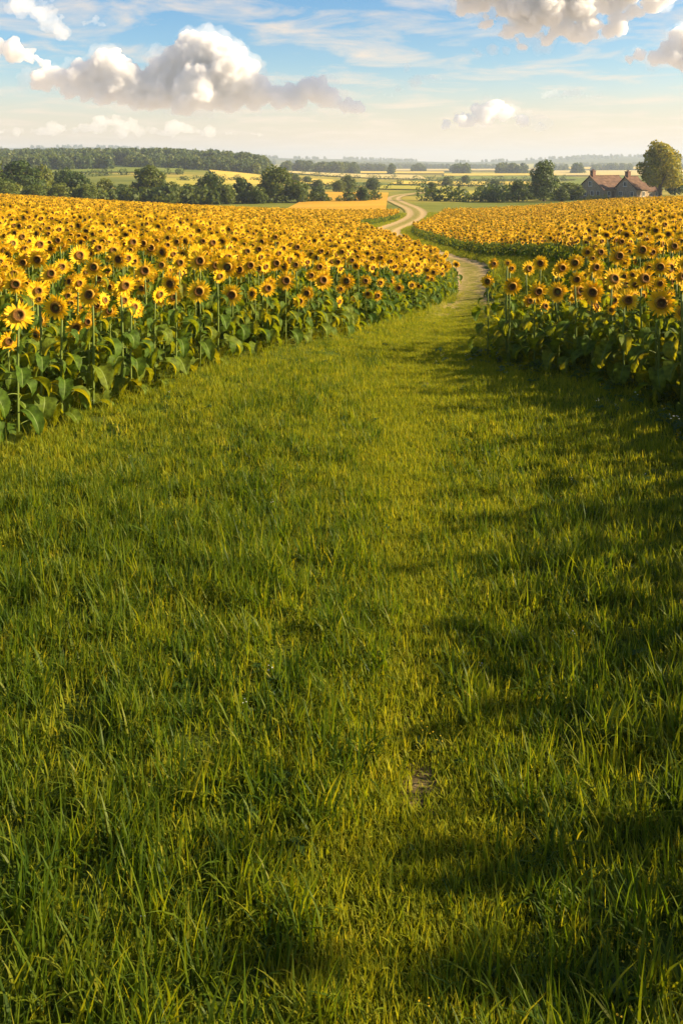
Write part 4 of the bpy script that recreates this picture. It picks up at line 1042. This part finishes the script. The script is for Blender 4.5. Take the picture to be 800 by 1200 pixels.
# ------------------------------------------------------------------ the farmhouse
def farmhouse():
    root = empty('farmhouse', (62.6, 215, gz(62.6, 215) - .25), math.radians(35))
    tag(root, 'stone farmhouse with steep red tiled roofs, two gables and two chimneys', 'house')
    # local axes: +X along the ridges (away to the right), -Y toward the sunlit long sides
    def wing(x0, x1, yc, W, eave, ridge):
        mb = MB(); h = W / 2
        v = [(x0, yc - h, 0), (x0, yc + h, 0), (x0, yc + h, eave), (x0, yc, ridge), (x0, yc - h, eave), (x1, yc - h, 0), (x1, yc + h, 0), (x1, yc + h, eave), (x1, yc, ridge), (x1, yc - h, eave)]
        mb.add(v, [(0, 4, 3, 2, 1), (5, 6, 7, 8, 9), (0, 5, 9, 4), (1, 2, 7, 6), (0, 1, 6, 5)])
        obj('wall', mb.mesh('wall', [M['stone']], False), root)
        rb = MB(); o = .35; sl = (ridge - eave) / h; t = .18
        for s in (-1, 1):
            e = yc + s * (h + o); ez = eave - sl * o
            pts = [(x0 - o, e, ez + .04), (x1 + o, e, ez + .04), (x1 + o, yc, ridge + .04), (x0 - o, yc, ridge + .04)]
            # courses of tiles as small steps
            n = 9
            for k in range(n):
                a, b = k / n, (k + 1) / n
                p = lambda u, up: (e + (yc - e) * u, ez + .04 + (ridge - ez) * u + up)
                (ya, za), (yb, zb) = p(a, t), p(b, t - .07)
                (yc2, zc2), (yd, zd) = p(a, 0), p(b, 0)
                rb.add([(x0 - o, ya, za), (x1 + o, ya, za), (x1 + o, yb, zb), (x0 - o, yb, zb), (x0 - o, yc2, zc2), (x1 + o, yc2, zc2), (x1 + o, yd, zd), (x0 - o, yd, zd)],
                       [(0, 1, 2, 3), (4, 7, 6, 5), (0, 4, 5, 1), (1, 5, 6, 2), (2, 6, 7, 3), (3, 7, 4, 0)])
        rb.box(x0 - o, x1 + o, yc - .16, yc + .16, ridge + .08, ridge + .30)
        return obj('roof', rb.mesh('roof', [M['roof']], False), root)
    def chimney(parent, x, y, z0, z1):
        mb = MB(); mb.box(x - .55, x + .55, y - .45, y + .45, z0, z1); mb.box(x - .65, x + .65, y - .55, y + .55, z1 + .002, z1 + .16)
        for q in (-.28, .28): mb.tube([(x + q, y, z1 + .16), (x + q, y, z1 + .5)], [.15, .12], 8)
        obj('chimney', mb.mesh('chimney', [M['brick']], False), parent)
    def window(x, y, z, w, h, face):
        # face 'g': on the gable end (looks toward -X); face 's': on the long side (looks toward -Y)
        fr = MB(); pn = MB(); t = .09
        def bx(mb, a0, a1, z0, z1, d0, d1):
            if face == 'g': mb.box(x - d1, x - d0, y + a0, y + a1, z0, z1)
            else: mb.box(x + a0, x + a1, y - d1, y - d0, z0, z1)
        bx(fr, -w / 2, w / 2, z, z + t, .004, .10); bx(fr, -w / 2, w / 2, z + h - t, z + h, .004, .10)
        bx(fr, -w / 2, -w / 2 + t, z + t, z + h - t, .004, .10); bx(fr, w / 2 - t, w / 2, z + t, z + h - t, .004, .10)
        bx(fr, -.03, .03, z + t, z + h - t, .006, .08); bx(fr, -w / 2 - .1, w / 2 + .1, z - .1, z - .003, .004, .2)
        f = obj('window', fr.mesh('window', [M['frame']], False), root)
        bx(pn, -w / 2 + t, w / 2 - t, z + t, z + h - t, .002, .03)
        obj('pane', pn.mesh('pane', [M['glass']], False), f)
    ra = wing(0, 11, 0, 8, 2.6, 5.75); rb = wing(4.6, 9.2, -7.0, 6.4, 2.7, 5.6); wing(9.25, 15.0, -7.2, 5.0, 2.2, 4.0)
    chimney(ra, 1.0, 0, 4.9, 7.1); chimney(rb, 5.6, -7.0, 4.8, 6.9)
    for y, z in ((-2.4, .9), (-.6, .9), (1.8, .9), (0, 3.3)): window(0, y, z, 1.0, 1.25, 'g')
    window(2.0, -4, .9, 1.0, 1.2, 's')
    for y, z in ((-8.9, .9), (-5.6, .9), (-7, 3.3)): window(4.6, y, z, .95, 1.2, 'g')
    window(7.4, -10.2, .9, 1.0, 1.2, 's'); window(11.0, -9.7, .8, .95, 1.1, 's'); window(13.4, -9.7, .8, .95, 1.1, 's')
    db = MB(); db.box(3.2, 4.2, -4.08, -4.004, 0, 2.1); dd = obj('door', db.mesh('door', [M['door']], False), root)
    hb = MB(); hb.tube([(4.05, -4.14, 1.0), (4.05, -4.09, 1.0)], .04, 8); obj('handle', hb.mesh('handle', [M['frame']], False), dd)
farmhouse()

# ------------------------------------------------------------------ clouds (lit by the sun like everything else)
def cloud_mat(name, dens, col=(1, 1, 1)):
    m, N, L = new_mat(name); out = N.new('ShaderNodeOutputMaterial'); pv = N.new('ShaderNodeVolumePrincipled')
    pv.inputs['Color'].default_value = (*col, 1); pv.inputs['Density'].default_value = dens; pv.inputs['Anisotropy'].default_value = .2
    L.new(pv.outputs[0], out.inputs['Volume'])
    try: m.cycles.homogeneous_volume = True
    except Exception: pass
    return m
CM = {'thick': cloud_mat('cumulus', .026, (.997, .992, .985)), 'thin': cloud_mat('thin_cloud', .0035), 'veil': cloud_mat('cloud_veil', .0016)}
CD = 9000.0
_tex = {}
def vtex(size):
    if ('v', size) not in _tex:
        t = bpy.data.textures.new('cauliflower_%d' % size, 'VORONOI'); t.noise_scale = size; t.distance_metric = 'DISTANCE'
        _tex['v', size] = t
    return _tex['v', size]
def ctex(size, depth):
    if (size, depth) not in _tex:
        t = bpy.data.textures.new('billow_%d' % size, 'CLOUDS'); t.noise_scale = size; t.noise_depth = depth; t.noise_basis = 'BLENDER_ORIGINAL'
        _tex[size, depth] = t
    return _tex[size, depth]
def cloud(name, lobes, label, kind='thick', flat=None, depth=CD, squash=1.0, voxel=13, ax=1.0, veil=False):
    r = random.Random(len(lobes) + int(lobes[0][0])); bm = bmesh.new(); k = depth / F
    c = np.array(lobes, float)[:, :2].mean(0)
    ox, oz = (c[0] - 400) * k, H + (HORIZON - c[1]) * k
    def ball(px, py, rp):
        mt = Matrix.Translation(((px - 400) * k - ox, r.uniform(-.55, .55) * rp * k * .6, H + (HORIZON - py) * k - oz)) @ Matrix.Diagonal((rp * k * ax, rp * k, rp * k * squash, 1))
        bmesh.ops.create_icosphere(bm, subdivisions=3, radius=1, matrix=mt)
    for (px, py, rp) in lobes:
        ball(px, py, rp)
        for q in range(6):
            a = r.uniform(-.4, PI + .4); ball(px + rp * .85 * ax * math.cos(a), py - rp * .85 * math.sin(a) * squash, rp * r.uniform(.3, .6))
    if flat is not None:
        zf = H + (HORIZON - flat) * k - oz
        for v in bm.verts:
            if v.co.z < zf: v.co.z = zf + (v.co.z - zf) * .18
    me = bpy.data.meshes.new(name); bm.to_mesh(me); bm.free(); me.materials.append(CM[kind])
    o = obj(name, me, loc=(ox, depth, oz)); tag(o, label, 'cloud')
    rm = o.modifiers.new('merge', 'REMESH'); rm.mode = 'VOXEL'; rm.voxel_size = voxel
    for size, st, dp in ((300, 150, 1), (-170, -105, 0), (0, 0, 0), (-75, -36, 0), (45, 46, 3)):
        if not size:
            rm = o.modifiers.new('merge', 'REMESH'); rm.mode = 'VOXEL'; rm.voxel_size = voxel * .75; continue
        md = o.modifiers.new('billow', 'DISPLACE'); md.texture = ctex(size, dp) if size > 0 else vtex(-size); md.texture_coords = 'GLOBAL'; md.strength = st; md.mid_level = .5
    if veil:
        vm = me.copy(); vm.name = 'veil'; vm.materials.clear(); vm.materials.append(CM['veil'])
        w = obj('veil', vm, o, scl=(1.06, 1.06, 1.05))
        for size, st, dp in ((260, 260, 2), (0, 0, 0), (90, 130, 3)):
            rm = w.modifiers.new('merge', 'REMESH'); rm.mode = 'VOXEL'; rm.voxel_size = 18
            if size: md = w.modifiers.new('billow', 'DISPLACE'); md.texture = ctex(size, dp); md.texture_coords = 'GLOBAL'; md.strength = st; md.mid_level = .5
    return o
cloud('cloud', [(245, 58, 22), (225, 78, 28), (265, 74, 22), (287, 90, 18), (203, 84, 22), (190, 105, 24), (230, 104, 30), (270, 106, 26), (300, 110, 18), (325, 112, 14), (370, 104, 14), (385, 114, 12),
                (350, 120, 10), (402, 124, 7), (415, 127, 5), (340, 115, 12), (126, 72, 15), (112, 84, 15), (137, 88, 19), (92, 90, 15), (70, 94, 12), (160, 104, 21), (122, 106, 17), (180, 112, 17), (100, 106, 13), (145, 100, 18), (75, 104, 9), (160, 116, 12), (48, 92, 11), (58, 99, 10), (85, 106, 11)],
      'towering cream and grey cumulus over the left field', flat=131, veil=True)
cloud('cloud', [(15, 62, 12), (35, 68, 10), (52, 73, 6), (-14, 64, 15), (-40, 66, 14)], 'low grey-white puff at the left edge of the sky', flat=82)
cloud('cloud', [(30, 2, 15), (50, 12, 15), (62, 26, 10), (10, 10, 8), (72, 38, 5), (10, -25, 20)], 'cloud cut by the top left corner of the photo', 'thin')
cloud('cloud', [(110, 27, 6), (100, 29, 4), (119, 30, 3)], 'tiny cloud scrap above the towering cumulus', 'thin', voxel=9)
cloud('cloud', [(130, 143, 9), (150, 148, 7), (110, 150, 7), (70, 152, 5), (90, 152, 5), (205, 150, 7), (225, 153, 6), (180, 153, 6), (20, 154, 6), (245, 156, 5), (45, 154, 5), (-20, 153, 9), (0, 155, 6), (270, 157, 4), (165, 153, 5), (62, 154, 6), (140, 154, 7), (300, 158, 4), (190, 155, 6)], 'long low bank of cloud near the horizon under the cumulus', 'thin', flat=159, depth=12000, squash=.8, ax=1.6)
cloud('cloud', [(577, 128, 10), (565, 136, 11), (591, 136, 11), (545, 141, 8), (611, 141, 8), (630, 146, 5), (522, 148, 5)], 'small domed cloud low over the right field', flat=150, veil=True)
cloud('cloud', [(560, 2, 20), (600, 8, 24), (640, 12, 24), (680, 8, 22), (715, 2, 18), (742, 12, 9), (620, 30, 17), (588, 42, 7), (660, 34, 13), (612, 54, 6), (700, -35, 38), (600, -35, 38), (650, -30, 40), (545, -12, 20), (735, -20, 25), (690, 28, 12), (725, 22, 10), (600, 38, 13), (642, 48, 11), (682, 40, 13), (722, 30, 12), (764, 6, 12), (570, 28, 10), (780, -12, 14)], 'broad grey cloud with bright lower edges at the top right', squash=.8, veil=True)
cloud('cloud', [(562, 60, 5), (577, 57, 5), (592, 60, 4)], 'small bright scrap under the broad grey cloud', 'thin', voxel=8)
cloud('cloud', [(790, 62, 13), (804, 46, 16), (770, 69, 9), (748, 62, 6), (818, 75, 18), (738, 69, 4), (850, 60, 25)], 'grey cloud entering at the right edge of the sky', veil=True)
cloud('cloud', [(660, 108, 4), (675, 110, 4), (645, 112, 3), (690, 112, 3), (700, 113, 2.5)], 'thin streak of cloud over the farmhouse side', 'thin', squash=.4, voxel=8, ax=2.2)
cloud('cloud', [(470, 105, 3.5), (455, 112, 3), (487, 96, 3), (500, 92, 3), (515, 93, 2.5), (480, 80, 2)], 'broken wisps of cloud in the middle of the sky', 'thin', squash=.4, voxel=8, ax=2.2)

# ------------------------------------------------------------------ the air
def build_haze():
    m, N, L = new_mat('haze_air'); out = N.new('ShaderNodeOutputMaterial'); pv = N.new('ShaderNodeVolumePrincipled')
    pv.inputs['Color'].default_value = (.58, .68, .86, 1); pv.inputs['Density'].default_value = .00024; pv.inputs['Anisotropy'].default_value = .1
    L.new(pv.outputs[0], out.inputs['Volume'])
    try: m.cycles.homogeneous_volume = True
    except Exception: pass
    mb = MB(); mb.box(-7200, 7200, -7200, 7200, -160, 108)
    tag(obj('haze', mb.mesh('haze', [m], False)), kind='stuff')
build_haze()
